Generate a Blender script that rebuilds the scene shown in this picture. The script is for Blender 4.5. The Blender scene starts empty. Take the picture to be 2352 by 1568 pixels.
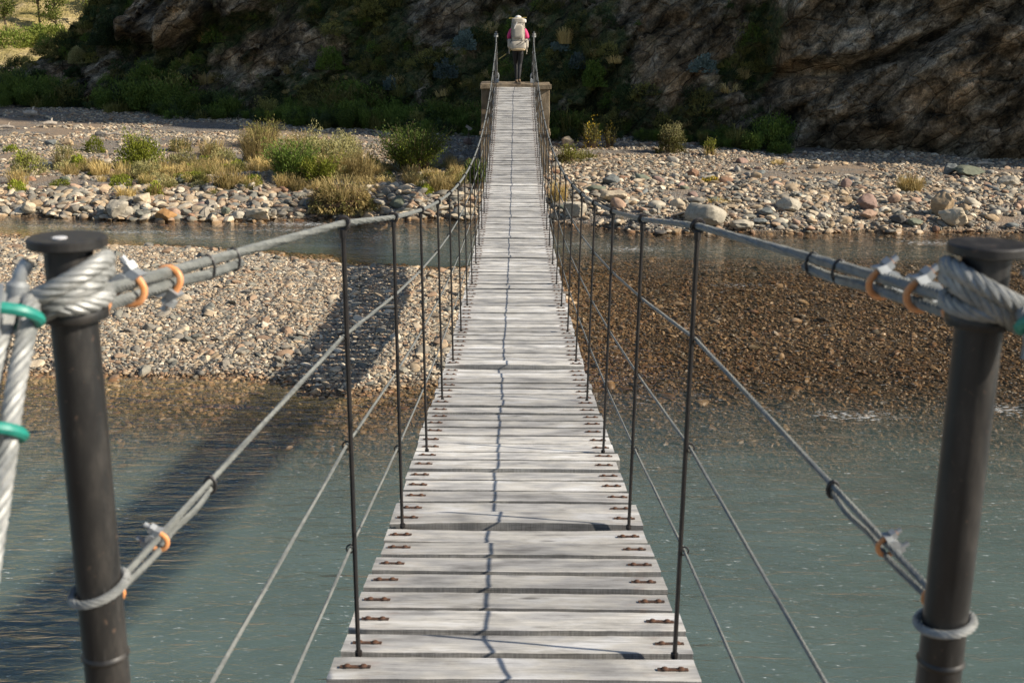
import bpy, bmesh, math, random
import numpy as np
from mathutils import Vector, Matrix

random.seed(7)
RNG = np.random.default_rng(11)
SC = bpy.context.scene
COL = SC.collection
R = math.radians

# ------------------------------------------------------------------ camera
CAMZ = 4.5
PITCH = R(15.2)
ROLL = R(0.42)
FPX = 2700.0                      # focal length for a picture 2352 wide
_f = Vector((0, math.cos(PITCH), -math.sin(PITCH)))
_r0 = Vector((1, 0, 0))
_u0 = _r0.cross(_f)
_r = _r0 * math.cos(ROLL) + _u0 * math.sin(ROLL)
_u = _u0 * math.cos(ROLL) - _r0 * math.sin(ROLL)
CAM = Vector((-0.02, 0.0, CAMZ))
cam_d = bpy.data.cameras.new('camera')
cam = bpy.data.objects.new('camera', cam_d)
COL.objects.link(cam)
M_ = Matrix.Identity(4)
for i in range(3):
    M_[i][0] = _r[i]; M_[i][1] = _u[i]; M_[i][2] = -_f[i]; M_[i][3] = CAM[i]
cam.matrix_world = M_
cam_d.sensor_width = 36
cam_d.lens = 41.33
cam_d.clip_start = 0.05
cam_d.clip_end = 2000
cam_d.dof.use_dof = True
cam_d.dof.focus_distance = 12.0
cam_d.dof.aperture_fstop = 9.0
SC.camera = cam

# ------------------------------------------------------------------ light
SUN_EL = R(31.3)
SUN_AZ = math.atan2(0.976, -0.215)      # clockwise from +Y
world = bpy.data.worlds.new('World'); SC.world = world
world.use_nodes = True
nt = world.node_tree
bg = nt.nodes['Background']
sky = nt.nodes.new('ShaderNodeTexSky')
sky.sky_type = 'NISHITA'
sky.sun_disc = False
sky.sun_elevation = SUN_EL
sky.sun_rotation = SUN_AZ
sky.altitude = 600
nt.links.new(sky.outputs[0], bg.inputs[0])
bg.inputs[1].default_value = 0.085
sd = bpy.data.lights.new('sun', 'SUN')
sd.energy = 5.0
sd.angle = R(0.55)
sd.color = (1.0, 0.90, 0.76)
sun = bpy.data.objects.new('sun', sd)
COL.objects.link(sun)
TOSUN = Vector((math.cos(SUN_EL) * math.sin(SUN_AZ), math.cos(SUN_EL) * math.cos(SUN_AZ), math.sin(SUN_EL)))
sun.rotation_euler = (-TOSUN).to_track_quat('-Z', 'Y').to_euler()
sun.location = (30, -10, 40)
SC.view_settings.view_transform = 'Standard'
SC.view_settings.look = 'None'
SC.view_settings.exposure = 0.58
SC.view_settings.gamma = 1.0
SC.cycles.use_denoising = True
SC.cycles.max_bounces = 6
SC.cycles.diffuse_bounces = 2
SC.cycles.glossy_bounces = 2
SC.cycles.transparent_max_bounces = 20
SC.cycles.sample_clamp_indirect = 3.0
SC.cycles.caustics_reflective = False
SC.cycles.caustics_refractive = False

# ------------------------------------------------------------------ helpers
def tag(o, label=None, cat=None, group=None, kind=None):
    if label: o['label'] = label
    if cat: o['category'] = cat
    if group: o['group'] = group
    if kind: o['kind'] = kind
    return o

def empty(name, loc=(0, 0, 0), rz=0, parent=None):
    o = bpy.data.objects.new(name, None)
    o.empty_display_size = 0.2
    COL.objects.link(o)
    o.location = loc
    o.rotation_euler = (0, 0, rz)
    if parent: o.parent = parent
    return o

def link(name, me, mats, parent=None, smooth=False):
    o = bpy.data.objects.new(name, me)
    COL.objects.link(o)
    if not isinstance(mats, (list, tuple)): mats = [mats]
    if len(me.materials) == 0:
        for m in mats: me.materials.append(m)
    if parent: o.parent = parent
    if smooth:
        me.polygons.foreach_set('use_smooth', np.ones(len(me.polygons), dtype=bool))
    return o

def np_mesh(name, V, F):
    """V (n,3); F (m,k) all faces of the same size"""
    V = np.asarray(V, dtype=np.float32); F = np.asarray(F, dtype=np.int32)
    me = bpy.data.meshes.new(name)
    me.vertices.add(len(V)); me.vertices.foreach_set('co', V.ravel())
    k = F.shape[1]
    me.loops.add(F.size); me.loops.foreach_set('vertex_index', F.ravel())
    me.polygons.add(len(F))
    me.polygons.foreach_set('loop_start', np.arange(0, F.size, k, dtype=np.int32))
    me.update(calc_edges=True)
    me.validate()
    return me

class MB:
    def __init__(self):
        self.v = []; self.f = []; self.m = []; self.n = 0
    def add(self, V, F, mat=0):
        n = self.n
        self.v.extend([tuple(p) for p in V])
        for f in F: self.f.append(tuple(i + n for i in f)); self.m.append(mat)
        self.n += len(V)
        return self
    def box(self, c, s, mat=0, rot=None, top=1.0):
        x, y, z = s[0] / 2, s[1] / 2, s[2] / 2
        P = [Vector((a * x, b * y, cc * z)) for cc in (-1, 1) for a, b in ((-1, -1), (1, -1), (1, 1), (-1, 1))]
        for i in range(4, 8): P[i].x *= top; P[i].y *= top
        if rot is not None: P = [rot @ p for p in P]
        P = [p + Vector(c) for p in P]
        return self.add(P, [(3, 2, 1, 0), (4, 5, 6, 7), (0, 1, 5, 4), (1, 2, 6, 5), (2, 3, 7, 6), (3, 0, 4, 7)], mat)
    def tube(self, pts, r, n=8, mat=0, cap=True, closed=False):
        pts = [Vector(p) for p in pts]
        N = len(pts)
        rs = r if isinstance(r, (list, tuple)) else [r] * N
        T = []
        for i in range(N):
            a = pts[(i - 1) % N] if (closed or i > 0) else pts[i]
            b = pts[(i + 1) % N] if (closed or i < N - 1) else pts[i]
            T.append((b - a).normalized())
        up = Vector((0, 0, 1)) if abs(T[0].z) < 0.9 else Vector((1, 0, 0))
        nrm = (up - T[0] * up.dot(T[0])).normalized()
        V = []
        for i in range(N):
            nrm = (nrm - T[i] * nrm.dot(T[i]))
            nrm = nrm.normalized() if nrm.length > 1e-6 else T[i].orthogonal().normalized()
            bn = T[i].cross(nrm)
            for k in range(n):
                a = 2 * math.pi * k / n
                V.append(pts[i] + (nrm * math.cos(a) + bn * math.sin(a)) * rs[i])
        F = []
        M = N if closed else N - 1
        for i in range(M):
            j = (i + 1) % N
            for k in range(n):
                k2 = (k + 1) % n
                F.append((i * n + k, i * n + k2, j * n + k2, j * n + k))
        if cap and not closed:
            F.append(tuple(range(n - 1, -1, -1)))
            F.append(tuple((N - 1) * n + k for k in range(n)))
        return self.add(V, F, mat)
    def rope(self, pts, r, pitch=0.12, strands=6, seg=0.012, mat=0, n=6):
        """twisted wire rope of real helical strands"""
        P = resample([Vector(p) for p in pts], seg)
        N = len(P)
        T = [(P[min(i + 1, N - 1)] - P[max(i - 1, 0)]).normalized() for i in range(N)]
        up = Vector((0, 0, 1)) if abs(T[0].z) < 0.9 else Vector((1, 0, 0))
        nrm = (up - T[0] * up.dot(T[0])).normalized()
        fr = []
        for i in range(N):
            nrm = (nrm - T[i] * nrm.dot(T[i])).normalized()
            fr.append((nrm.copy(), T[i].cross(nrm)))
        rs = r * 0.40
        s = 0.0
        for k in range(strands):
            path = []
            s = 0.0
            for i in range(N):
                if i: s += (P[i] - P[i - 1]).length
                a = 2 * math.pi * (k / strands + s / pitch)
                path.append(P[i] + (fr[i][0] * math.cos(a) + fr[i][1] * math.sin(a)) * (r - rs))
            self.tube(path, rs, n, mat)
        return self
    def disc(self, c, r, h, n=32, mat=0, bev=0.0):
        """vertical cylinder, base centre c"""
        c = Vector(c)
        prof = [(0, 0), (r - bev, 0), (r, bev), (r, h - bev), (r - bev, h), (0, h)] if bev else [(0, 0), (r, 0), (r, h), (0, h)]
        return self.lathe(c, prof, n, mat)
    def lathe(self, c, prof, n=32, mat=0):
        c = Vector(c); V = []
        for (rr, z) in prof:
            for k in range(n):
                a = 2 * math.pi * k / n
                V.append(c + Vector((max(rr, 1e-5) * math.cos(a), max(rr, 1e-5) * math.sin(a), z)))
        F = []
        for i in range(len(prof) - 1):
            for k in range(n):
                k2 = (k + 1) % n
                F.append((i * n + k, i * n + k2, (i + 1) * n + k2, (i + 1) * n + k))
        return self.add(V, F, mat)
    def mesh(self, name):
        me = bpy.data.meshes.new(name)
        me.from_pydata([tuple(p) for p in self.v], [], self.f)
        me.update()
        return me
    def build(self, name, mats, parent=None, smooth=True, angle=40):
        me = self.mesh(name)
        o = link(name, me, mats, parent)
        if len(me.materials) > 1: me.polygons.foreach_set('material_index', np.array(self.m, dtype=np.int32))
        if smooth:
            me.polygons.foreach_set('use_smooth', np.ones(len(me.polygons), dtype=bool))
            me.set_sharp_from_angle(angle=R(angle))
        return o

def resample(P, seg):
    out = [P[0]]
    for a, b in zip(P[:-1], P[1:]):
        L = (b - a).length
        n = max(1, int(round(L / seg)))
        for i in range(1, n + 1): out.append(a.lerp(b, i / n))
    return out

def smooth_path(P, n=8):
    P = [Vector(p) for p in P]
    out = []
    for i in range(len(P) - 1):
        p0 = P[max(i - 1, 0)]; p1 = P[i]; p2 = P[i + 1]; p3 = P[min(i + 2, len(P) - 1)]
        for k in range(n):
            t = k / n
            out.append(0.5 * ((2 * p1) + (p2 - p0) * t + (2 * p0 - 5 * p1 + 4 * p2 - p3) * t * t + (3 * p1 - p0 - 3 * p2 + p3) * t ** 3))
    out.append(P[-1])
    return out

# ---- numpy gradient-free value noise
def _hash(ix, iy, iz, seed):
    h = (ix.astype(np.int64) * 374761393 + iy.astype(np.int64) * 668265263 + iz.astype(np.int64) * 2147483647 + seed * 974634777) & 0xFFFFFFFF
    h = ((h ^ (h >> 13)) * 1274126177) & 0xFFFFFFFF
    h = h ^ (h >> 16)
    return (h & 0xFFFF) / 65535.0
def vnoise(x, y, z=0.0, seed=0):
    x, y, z = np.broadcast_arrays(np.asarray(x, float), np.asarray(y, float), np.asarray(z, float))
    ix, iy, iz = np.floor(x), np.floor(y), np.floor(z)
    fx, fy, fz = x - ix, y - iy, z - iz
    fx = fx * fx * (3 - 2 * fx); fy = fy * fy * (3 - 2 * fy); fz = fz * fz * (3 - 2 * fz)
    r = 0
    for a in (0, 1):
        for b in (0, 1):
            for c in (0, 1):
                w = (fx if a else 1 - fx) * (fy if b else 1 - fy) * (fz if c else 1 - fz)
                r = r + w * _hash(ix + a, iy + b, iz + c, seed)
    return r * 2 - 1
def fbm(x, y, z=0.0, o=4, seed=0, gain=0.5):
    r = 0; a = 1; s = 1
    for i in range(o):
        r = r + a * vnoise(np.asarray(x) * s, np.asarray(y) * s, np.asarray(z) * s, seed + i * 17)
        a *= gain; s *= 2.03
    return r
def ridged(x, y, z=0.0, o=4, seed=0):
    r = 0; a = 1; s = 1
    for i in range(o):
        r = r + a * (1 - 2 * np.abs(vnoise(np.asarray(x) * s, np.asarray(y) * s, np.asarray(z) * s, seed + i * 13)))
        a *= 0.5; s *= 2.07
    return r
def cells(a, b, seed=0, tilt=0.6):
    """angular blocks: each cell its own height and its own slant"""
    a = np.asarray(a, float); b = np.asarray(b, float)
    ia, ib = np.floor(a), np.floor(b)
    best = np.full(a.shape, 9.0); out = np.zeros(a.shape)
    for da in (-1, 0, 1):
        for db in (-1, 0, 1):
            ca, cb = ia + da, ib + db
            px = ca + _hash(ca, cb, 0 * ca, seed); py = cb + _hash(ca, cb, 0 * ca, seed + 5)
            d = (a - px) ** 2 + (b - py) ** 2
            h = (_hash(ca, cb, 0 * ca, seed + 9) - .5) + tilt * ((_hash(ca, cb, 0 * ca, seed + 13) - .5) * (a - px) + (_hash(ca, cb, 0 * ca, seed + 17) - .5) * (b - py)) * 2
            m = d < best
            best = np.where(m, d, best); out = np.where(m, h, out)
    return out
def sstep(a, b, x):
    t = np.clip((np.asarray(x, float) - a) / (b - a), 0, 1)
    return t * t * (3 - 2 * t)

# ------------------------------------------------------------------ terrain height
def shore(x):
    return np.interp(x, [-60, -12, -8, -5, -1.8, 1.2, 3, 6, 12, 20, 60], [28.8, 27.4, 27.1, 27.2, 27.5, 26.9, 25.8, 26.1, 26.3, 26.6, 28]) + 0.22 * vnoise(np.asarray(x) * 0.9, 0, 0, 3) + 0.1 * vnoise(np.asarray(x) * 3, 0, 0, 5)
def ground(x, y):
    x = np.asarray(x, float); y = np.asarray(y, float)
    sh = shore(x)
    wob = 0.45 * fbm(x * 0.45, y * 0.45, 0, 3, 21)
    # river bed, right hand side (shallow shelf)
    yy = y + wob
    br = np.interp(yy, [-20, 3, 8, 11.2, 13.2, 14.4, 17, 21, 23.2, 24.6, 26.5], [-.9, -1.1, -1.0, -.62, -.24, -.11, -.055, -.07, -.14, -.3, -.3])
    # left hand side with the dry gravel bar
    yu = np.clip(21.3 + 0.32 * (-x), 20.5, 25.0); yl = 14.45 + 0.0 * x
    t = np.clip((yy - yl) / (yu - yl), 0, 1)
    bar = 0.18 * np.sqrt(np.clip(4 * t * (1 - t), 0, 1)) - 0.01
    low = np.interp(yl - yy, [0, .35, 1.1, 2.3, 4.2, 9], [0, -.05, -.17, -.55, -.95, -1.1])
    up = np.interp(yy - yu, [0, .5, 1.2, 2.0, 6], [0, -.05, -.2, -.48, -.5])
    bl = np.where(yy < yl, low, np.where(yy > yu, up, bar))
    m = sstep(-0.5, 1.1, x + 0.5 * wob)
    z = bl * (1 - m) + br * m
    z = z + 0.018 * fbm(x * 1.6, y * 1.6, 0, 3, 31)
    near = np.clip(1 - np.exp(-(sh - y) / 0.45), 0, 1)
    z = np.where(y < sh, z * near, z)
    # far bank
    d = np.clip(y - sh, 0, None)
    b = 0.42 * (1 - np.exp(-d / 0.9)) + 0.030 * d + 0.05 * fbm(x * 0.5, y * 0.5, 0, 3, 44) * np.clip(d, 0, 1)
    b = b + 0.22 * np.exp(-(((x + 5.3) / 2.2) ** 2 + ((y - 30.0) / 1.5) ** 2))
    b = b + 0.15 * np.exp(-(((x + 2.9) / 1.3) ** 2 + ((y - 28.7) / 0.7) ** 2))
    b = b - 0.10 * np.exp(-(((x + 5.0) / 0.9) ** 2 + ((y - 28.9) / 0.6) ** 2))
    z = np.where(y >= sh, b, z)
    # near bank under the camera
    nb = np.clip((2.2 - y) * 0.9, 0, 2.3)
    z = np.where(y < 2.2 + 0, np.maximum(z + nb * 1.45, z), z)
    return z

def ray(xp, yp):
    d = _f + _r * ((xp - 1176) / FPX) + _u * ((784 - yp) / FPX)
    return d
def at(xp, yp, dz=0.0):
    """point of the ground seen at a point of the photograph (2352 wide)"""
    d = ray(xp, yp)
    t = 3.0; prev = 3.0
    while t < 90:
        p = CAM + d * t
        if p.z <= float(ground(p.x, p.y)): break
        prev = t; t += 0.25
    lo, hi = prev, t
    for _ in range(14):
        m = (lo + hi) / 2; p = CAM + d * m
        if p.z <= float(ground(p.x, p.y)): hi = m
        else: lo = m
    p = CAM + d * hi
    return Vector((p.x, p.y, float(ground(p.x, p.y)) + dz)), hi
def size_at(t, px):
    return px * t / FPX
# ------------------------------------------------------------------ materials
class NT:
    def __init__(self, name):
        self.mat = bpy.data.materials.new(name)
        self.mat.use_nodes = True
        self.t = self.mat.node_tree
        self.p = self.t.nodes['Principled BSDF']
        self.out = self.t.nodes['Material Output']
    def n(self, typ, **kw):
        nd = self.t.nodes.new(typ)
        for k, v in kw.items():
            if k == 'ins':
                for a, b in v.items():
                    if isinstance(b, bpy.types.NodeSocket): self.t.links.new(b, nd.inputs[a])
                    else: nd.inputs[a].default_value = b
            else: setattr(nd, k, v)
        return nd
    def l(self, a, b): self.t.links.new(a, b)
    def pos(self, scale=(1, 1, 1), obj=False):
        if obj: src = self.n('ShaderNodeTexCoord').outputs['Object']
        else: src = self.n('ShaderNodeNewGeometry').outputs['Position']
        mp = self.n('ShaderNodeMapping', ins={0: src, 3: scale})
        return mp.outputs[0]
    def noise(self, vec, scale=1, detail=4, rough=0.5, dist=0.0):
        return self.n('ShaderNodeTexNoise', ins={'Vector': vec, 'Scale': scale, 'Detail': detail, 'Roughness': rough, 'Distortion': dist}).outputs[0]
    def ramp(self, fac, stops, interp='LINEAR'):
        nd = self.n('ShaderNodeValToRGB')
        cr = nd.color_ramp; cr.interpolation = interp
        while len(cr.elements) < len(stops): cr.elements.new(0.5)
        for e, (p, c) in zip(cr.elements, stops):
            e.position = p; e.color = (c[0], c[1], c[2], 1) if not isinstance(c, (int, float)) else (c, c, c, 1)
        self.l(fac, nd.inputs[0])
        return nd.outputs[0]
    def mix(self, fac, a, b, mode='MIX'):
        nd = self.n('ShaderNodeMix', data_type='RGBA', blend_type=mode)
        for s, v in ((0, fac), (6, a), (7, b)):
            if isinstance(v, bpy.types.NodeSocket): self.l(v, nd.inputs[s])
            elif s == 0: nd.inputs[0].default_value = v
            else: nd.inputs[s].default_value = (v[0], v[1], v[2], 1)
        return nd.outputs[2]
    def math(self, op, a, b=0.0, clamp=False):
        nd = self.n('ShaderNodeMath', operation=op, use_clamp=clamp)
        for s, v in ((0, a), (1, b)):
            if isinstance(v, bpy.types.NodeSocket): self.l(v, nd.inputs[s])
            else: nd.inputs[s].default_value = v
        return nd.outputs[0]
    def bump(self, h, strength=0.5, dist=0.02, normal=None):
        nd = self.n('ShaderNodeBump', ins={'Height': h, 'Strength': strength, 'Distance': dist})
        if normal: self.l(normal, nd.inputs['Normal'])
        return nd.outputs[0]
    def fin(self, color=None, rough=0.8, normal=None, metal=0.0, spec=0.5):
        p = self.p
        if color is not None:
            if isinstance(color, bpy.types.NodeSocket): self.l(color, p.inputs['Base Color'])
            else: p.inputs['Base Color'].default_value = (*color, 1)
        if isinstance(rough, bpy.types.NodeSocket): self.l(rough, p.inputs['Roughness'])
        else: p.inputs['Roughness'].default_value = rough
        p.inputs['Metallic'].default_value = metal
        p.inputs['Specular IOR Level'].default_value = spec
        if normal: self.l(normal, p.inputs['Normal'])
        return self.mat

def zpos(t):
    g = t.n('ShaderNodeNewGeometry').outputs['Position']
    return t.n('ShaderNodeSeparateXYZ', ins={0: g}).outputs[2]

STONES = [(0.00, (.36, .30, .23)), (.12, (.27, .255, .23)), (.24, (.42, .345, .255)), (.34, (.19, .185, .175)), (.44, (.33, .25, .19)),
          (.54, (.24, .24, .22)), (.64, (.50, .44, .355)), (.76, (.29, .21, .155)), (.84, (.16, .17, .165)), (.92, (.58, .54, .47))]

def mat_stone(name, objcol):
    t = NT(name)
    oi = t.n('ShaderNodeObjectInfo')
    P = t.pos((1, 1, 1))
    if objcol: base = oi.outputs['Color']
    else: base = t.ramp(oi.outputs['Random'], STONES, 'CONSTANT')
    n1 = t.noise(P, 14, 5, 0.6)
    n2 = t.noise(P, 55, 3, 0.6)
    base = t.mix(1.0, base, (1.07, 1.0, .875), 'MULTIPLY')
    c = t.mix(0.75, base, t.ramp(n1, [(.25, .55), (.5, .95), (.75, 1.25)]), 'MULTIPLY')
    c = t.mix(0.5, c, t.ramp(n2, [(.3, .6), (.6, 1.1)]), 'MULTIPLY')
    z = zpos(t)
    wet = t.math('SUBTRACT', 1.0, t.n('ShaderNodeMapRange', ins={0: z, 1: 0.015, 2: 0.055}).outputs[0])
    under = t.math('SUBTRACT', 1.0, t.n('ShaderNodeMapRange', ins={0: z, 1: -0.06, 2: 0.02}).outputs[0])
    wetc = t.mix(1.0, c, (.72, .58, .44), 'MULTIPLY')
    algae = t.mix(1.0, c, (.355, .25, .15), 'MULTIPLY')
    c = t.mix(wet, c, wetc)
    c = t.mix(under, c, algae)
    rough = t.math('SUBTRACT', 0.9, t.math('MULTIPLY', wet, 0.45))
    return t.fin(c, rough, t.bump(n2, 0.35, 0.01), spec=0.35)

def mat_ground():
    t = NT('gravel_and_sand')
    P = t.pos((1, 1, 1))
    cells = []
    col = None
    v1 = t.n('ShaderNodeTexVoronoi', ins={'Vector': P, 'Scale': 22.0})
    v2 = t.n('ShaderNodeTexVoronoi', ins={'Vector': P, 'Scale': 48.0})
    sep1 = t.n('ShaderNodeSeparateColor', ins={0: v1.outputs['Color']}).outputs[0]
    sep2 = t.n('ShaderNodeSeparateColor', ins={0: v2.outputs['Color']}).outputs[0]
    c1 = t.ramp(sep1, STONES, 'CONSTANT'); c2 = t.ramp(sep2, STONES, 'CONSTANT')
    edge1 = t.ramp(v1.outputs['Distance'], [(.3, 1.0), (.62, .25)])
    edge2 = t.ramp(v2.outputs['Distance'], [(.3, 1.0), (.62, .35)])
    c1 = t.mix(1.0, c1, edge1, 'MULTIPLY'); c2 = t.mix(1.0, c2, edge2, 'MULTIPLY')
    m = t.noise(P, 6, 3)
    peb = t.mix(t.ramp(m, [(.42, 0), (.52, 1)]), c1, c2)
    sand = t.mix(t.noise(P, 9, 5), (.20, .145, .095), (.33, .25, .175))
    ms = t.noise(P, 0.55, 5, 0.6)
    c = t.mix(t.ramp(ms, [(.50, 0), (.60, .85)]), peb, sand)
    z = zpos(t)
    under = t.math('SUBTRACT', 1.0, t.n('ShaderNodeMapRange', ins={0: z, 1: -0.06, 2: 0.03}).outputs[0])
    wet = t.math('SUBTRACT', 1.0, t.n('ShaderNodeMapRange', ins={0: z, 1: 0.02, 2: 0.07}).outputs[0])
    c = t.mix(wet, c, t.mix(1.0, c, (.62, .52, .42), 'MULTIPLY'))
    c = t.mix(under, c, t.mix(1.0, peb, (.36, .25, .15), 'MULTIPLY'))
    h = t.math('ADD', t.math('MULTIPLY', v1.outputs['Distance'], -0.6), t.math('MULTIPLY', v2.outputs['Distance'], -0.3))
    h = t.math('ADD', h, t.math('MULTIPLY', t.noise(P, 30, 4), 0.4))
    return t.fin(c, 0.9, t.bump(h, 0.8, 0.03), spec=0.25)

def mat_water():
    t = NT('river_water')
    nt = t.t
    nt.nodes.remove(t.p)
    at_ = t.n('ShaderNodeAttribute', attribute_name='depth').outputs['Fac']
    fo = t.n('ShaderNodeAttribute', attribute_name='foam_glint').outputs['Fac']
    P = t.pos((1, 1, 1))
    # waves run with the current, longer across the view
    w1 = t.noise(t.pos((0.6, 1.7, 1)), 1.25, 2, 0.5, 0.8)
    w2 = t.noise(t.pos((1.1, 3.4, 1)), 2.3, 2, 0.5, 1.0)
    w3 = t.noise(t.pos((2.4, 7, 1)), 4.2, 3, 0.6, 0.5)
    h = t.math('ADD', t.math('MULTIPLY', w1, 0.55), t.math('ADD', t.math('MULTIPLY', w2, 0.32), t.math('MULTIPLY', w3, 0.06)))
    dm = t.n('ShaderNodeMapRange', ins={0: at_, 1: 0.0, 2: 0.45, 3: 0.10, 4: 0.95}).outputs[0]
    hh = t.math('MULTIPLY', h, dm)
    nrm = t.bump(hh, 1.0, 0.10)
    tr = t.n('ShaderNodeBsdfTransparent', ins={'Color': (.96, .95, .91, 1)})
    mx = tr
    gl = t.n('ShaderNodeBsdfGlossy', ins={'Color': (1, 1, 1, 1), 'Roughness': 0.07, 'Normal': nrm})
    inc = t.n('ShaderNodeNewGeometry').outputs['Incoming']
    dt = t.n('ShaderNodeVectorMath', operation='DOT_PRODUCT', ins={0: inc, 1: nrm}).outputs['Value']
    fs = t.math('SUBTRACT', 1.0, t.math('ABSOLUTE', dt), clamp=True)
    fr = t.math('ADD', 0.02, t.math('MULTIPLY', t.math('POWER', fs, 5.0), 0.98))
    mx2 = t.n('ShaderNodeMixShader', ins={0: fr, 1: mx.outputs[0], 2: gl.outputs[0]})
    foam_glint = t.n('ShaderNodeBsdfDiffuse', ins={'Color': (.75, .78, .78, 1)})
    fn = t.noise(t.pos((2.2, 7, 1)), 4.5, 6, 0.7, 0.5)
    ff = t.math('MULTIPLY', t.ramp(t.math('ADD', fn, t.math('MULTIPLY', fo, 0.22)), [(.612, 0), (.75, 1)]), 0.85)  # white riffle foam, plus scattered specks painted as glints on open water
    mx3 = t.n('ShaderNodeMixShader', ins={0: ff, 1: mx2.outputs[0], 2: foam_glint.outputs[0]})
    t.l(mx3.outputs[0], t.out.inputs[0])
    return t.mat

def mat_murk():
    """silt suspended in the river, in thin see-through layers below the surface"""
    t = NT('suspended_silt')
    t.t.nodes.remove(t.p)
    al = t.n('ShaderNodeAttribute', attribute_name='murk').outputs['Fac']
    c = t.mix(t.noise(t.pos((.5, 1.2, 1)), 0.8, 3, 0.6, 1.0), (.145, .235, .250), (.215, .280, .270))
    d = t.n('ShaderNodeBsdfDiffuse', ins={'Color': c})
    tr = t.n('ShaderNodeBsdfTransparent', ins={'Color': (1, 1, 1, 1)})
    f = t.math('MULTIPLY', al, t.ramp(t.noise(t.pos((.6, 1.5, 2)), 1.3, 3, 0.6, 0.6), [(.3, .55), (.7, 1.2)]), clamp=True)
    t.l(t.n('ShaderNodeMixShader', ins={0: f, 1: tr.outputs[0], 2: d.outputs[0]}).outputs[0], t.out.inputs[0])
    return t.mat

def mat_cliff():
    t = NT('cliff_rock')
    P = t.pos((1, 1, 1))
    # strata dipping down to the left
    mp0 = t.n('ShaderNodeMapping', ins={0: t.n('ShaderNodeNewGeometry').outputs['Position'], 2: (0, R(42), 0)}).outputs[0]
    mp = t.n('ShaderNodeMapping', ins={0: mp0, 3: (0.75, 0.8, 1.3)}).outputs[0]
    n1 = t.noise(mp, 1.1, 7, 0.62, 0.1)
    n2 = t.noise(P, 4.5, 6, 0.65)
    n3 = t.noise(P, 0.45, 4, 0.6)
    rock = t.ramp(n1, [(.34, (.035, .032, .022)), (.44, (.15, .122, .080)), (.51, (.28, .228, .155)), (.58, (.44, .365, .26)), (.68, (.64, .55, .42))])
    rust = t.mix(t.ramp(n3, [(.45, 0), (.62, .75)]), rock, t.mix(1.0, rock, (1.12, .86, .60), 'MULTIPLY'))
    rust = t.mix(0.8, rust, t.ramp(n2, [(.34, .30), (.5, .9), (.66, 1.55)]), 'MULTIPLY')
    at_ = t.n('ShaderNodeAttribute', attribute_name='veg').outputs['Fac']
    vegc = t.ramp(t.noise(P, 3.2, 6, 0.7), [(.3, (.02, .032, .012)), (.45, (.06, .08, .03)), (.6, (.14, .13, .055)), (.75, (.26, .20, .10))])
    vm = t.ramp(t.math('ADD', t.math('MULTIPLY', at_, 0.7), t.math('MULTIPLY', t.noise(P, 1.3, 7, 0.65), 0.8)), [(.66, 0), (.80, 1)])
    c = t.mix(vm, rust, vegc)
    h = t.math('ADD', t.math('MULTIPLY', n1, 0.6), t.math('MULTIPLY', n2, 0.5))
    n9 = t.noise(P, 16, 6, 0.7)
    wp = t.n('ShaderNodeVectorMath', operation='ADD', ins={0: t.n('ShaderNodeMapping', ins={0: mp0, 3: (0.55, 0.9, 1.25)}).outputs[0], 1: t.n('ShaderNodeVectorMath', operation='SCALE', ins={0: t.n('ShaderNodeTexNoise', ins={'Vector': P, 'Scale': 1.4, 'Detail': 4.0}).outputs[1], 3: 0.22}).outputs[0]}).outputs[0]
    vc = t.n('ShaderNodeTexVoronoi', feature='DISTANCE_TO_EDGE', ins={'Vector': wp, 'Scale': 1.5})
    vb = t.n('ShaderNodeTexVoronoi', feature='F1', ins={'Vector': wp, 'Scale': 1.5})
    vd = t.n('ShaderNodeTexVoronoi', feature='DISTANCE_TO_EDGE', ins={'Vector': wp, 'Scale': 4.2})
    blk = t.n('ShaderNodeSeparateColor', ins={0: vb.outputs['Color']}).outputs[0]
    c = t.mix(t.math('SUBTRACT', 1.0, vm), c, t.mix(1.0, c, t.ramp(vc.outputs['Distance'], [(.0, .5), (.03, 1.0)]), 'MULTIPLY'))
    c = t.mix(t.math('MULTIPLY', t.math('SUBTRACT', 1.0, vm), 0.8), c, t.mix(1.0, c, t.ramp(vd.outputs['Distance'], [(.0, .6), (.03, 1.0)]), 'MULTIPLY'))
    c = t.mix(0.7, c, t.ramp(blk, [(0, .6), (1, 1.35)]), 'MULTIPLY')
    h = t.math('ADD', h, t.math('MULTIPLY', blk, 0.55))
    h = t.math('ADD', h, t.math('MULTIPLY', t.ramp(vc.outputs['Distance'], [(0, 0), (.06, 1)]), 0.3))
    c = t.mix(0.85, c, t.ramp(n9, [(.36, .42), (.5, .95), (.64, 1.5)]), 'MULTIPLY')
    h = t.math('ADD', h, t.math('MULTIPLY', n9, 0.35))
    return t.fin(c, 0.93, t.bump(h, 1.0, 0.35), spec=0.2)

def mat_hill():
    t = NT('dry_hillside')
    P = t.pos((1, 1, 1))
    n = t.noise(P, 0.5, 8, 0.7)
    n2 = t.noise(P, 3.5, 6, 0.7)
    c = t.ramp(n, [(.3, (.20, .18, .06)), (.45, (.42, .34, .13)), (.6, (.58, .46, .24)), (.75, (.52, .45, .34))])
    c = t.mix(0.8, c, t.ramp(n2, [(.3, .4), (.6, 1.15)]), 'MULTIPLY')
    return t.fin(c, 0.95, t.bump(n2, 1.0, 0.3), spec=0.1)

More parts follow.
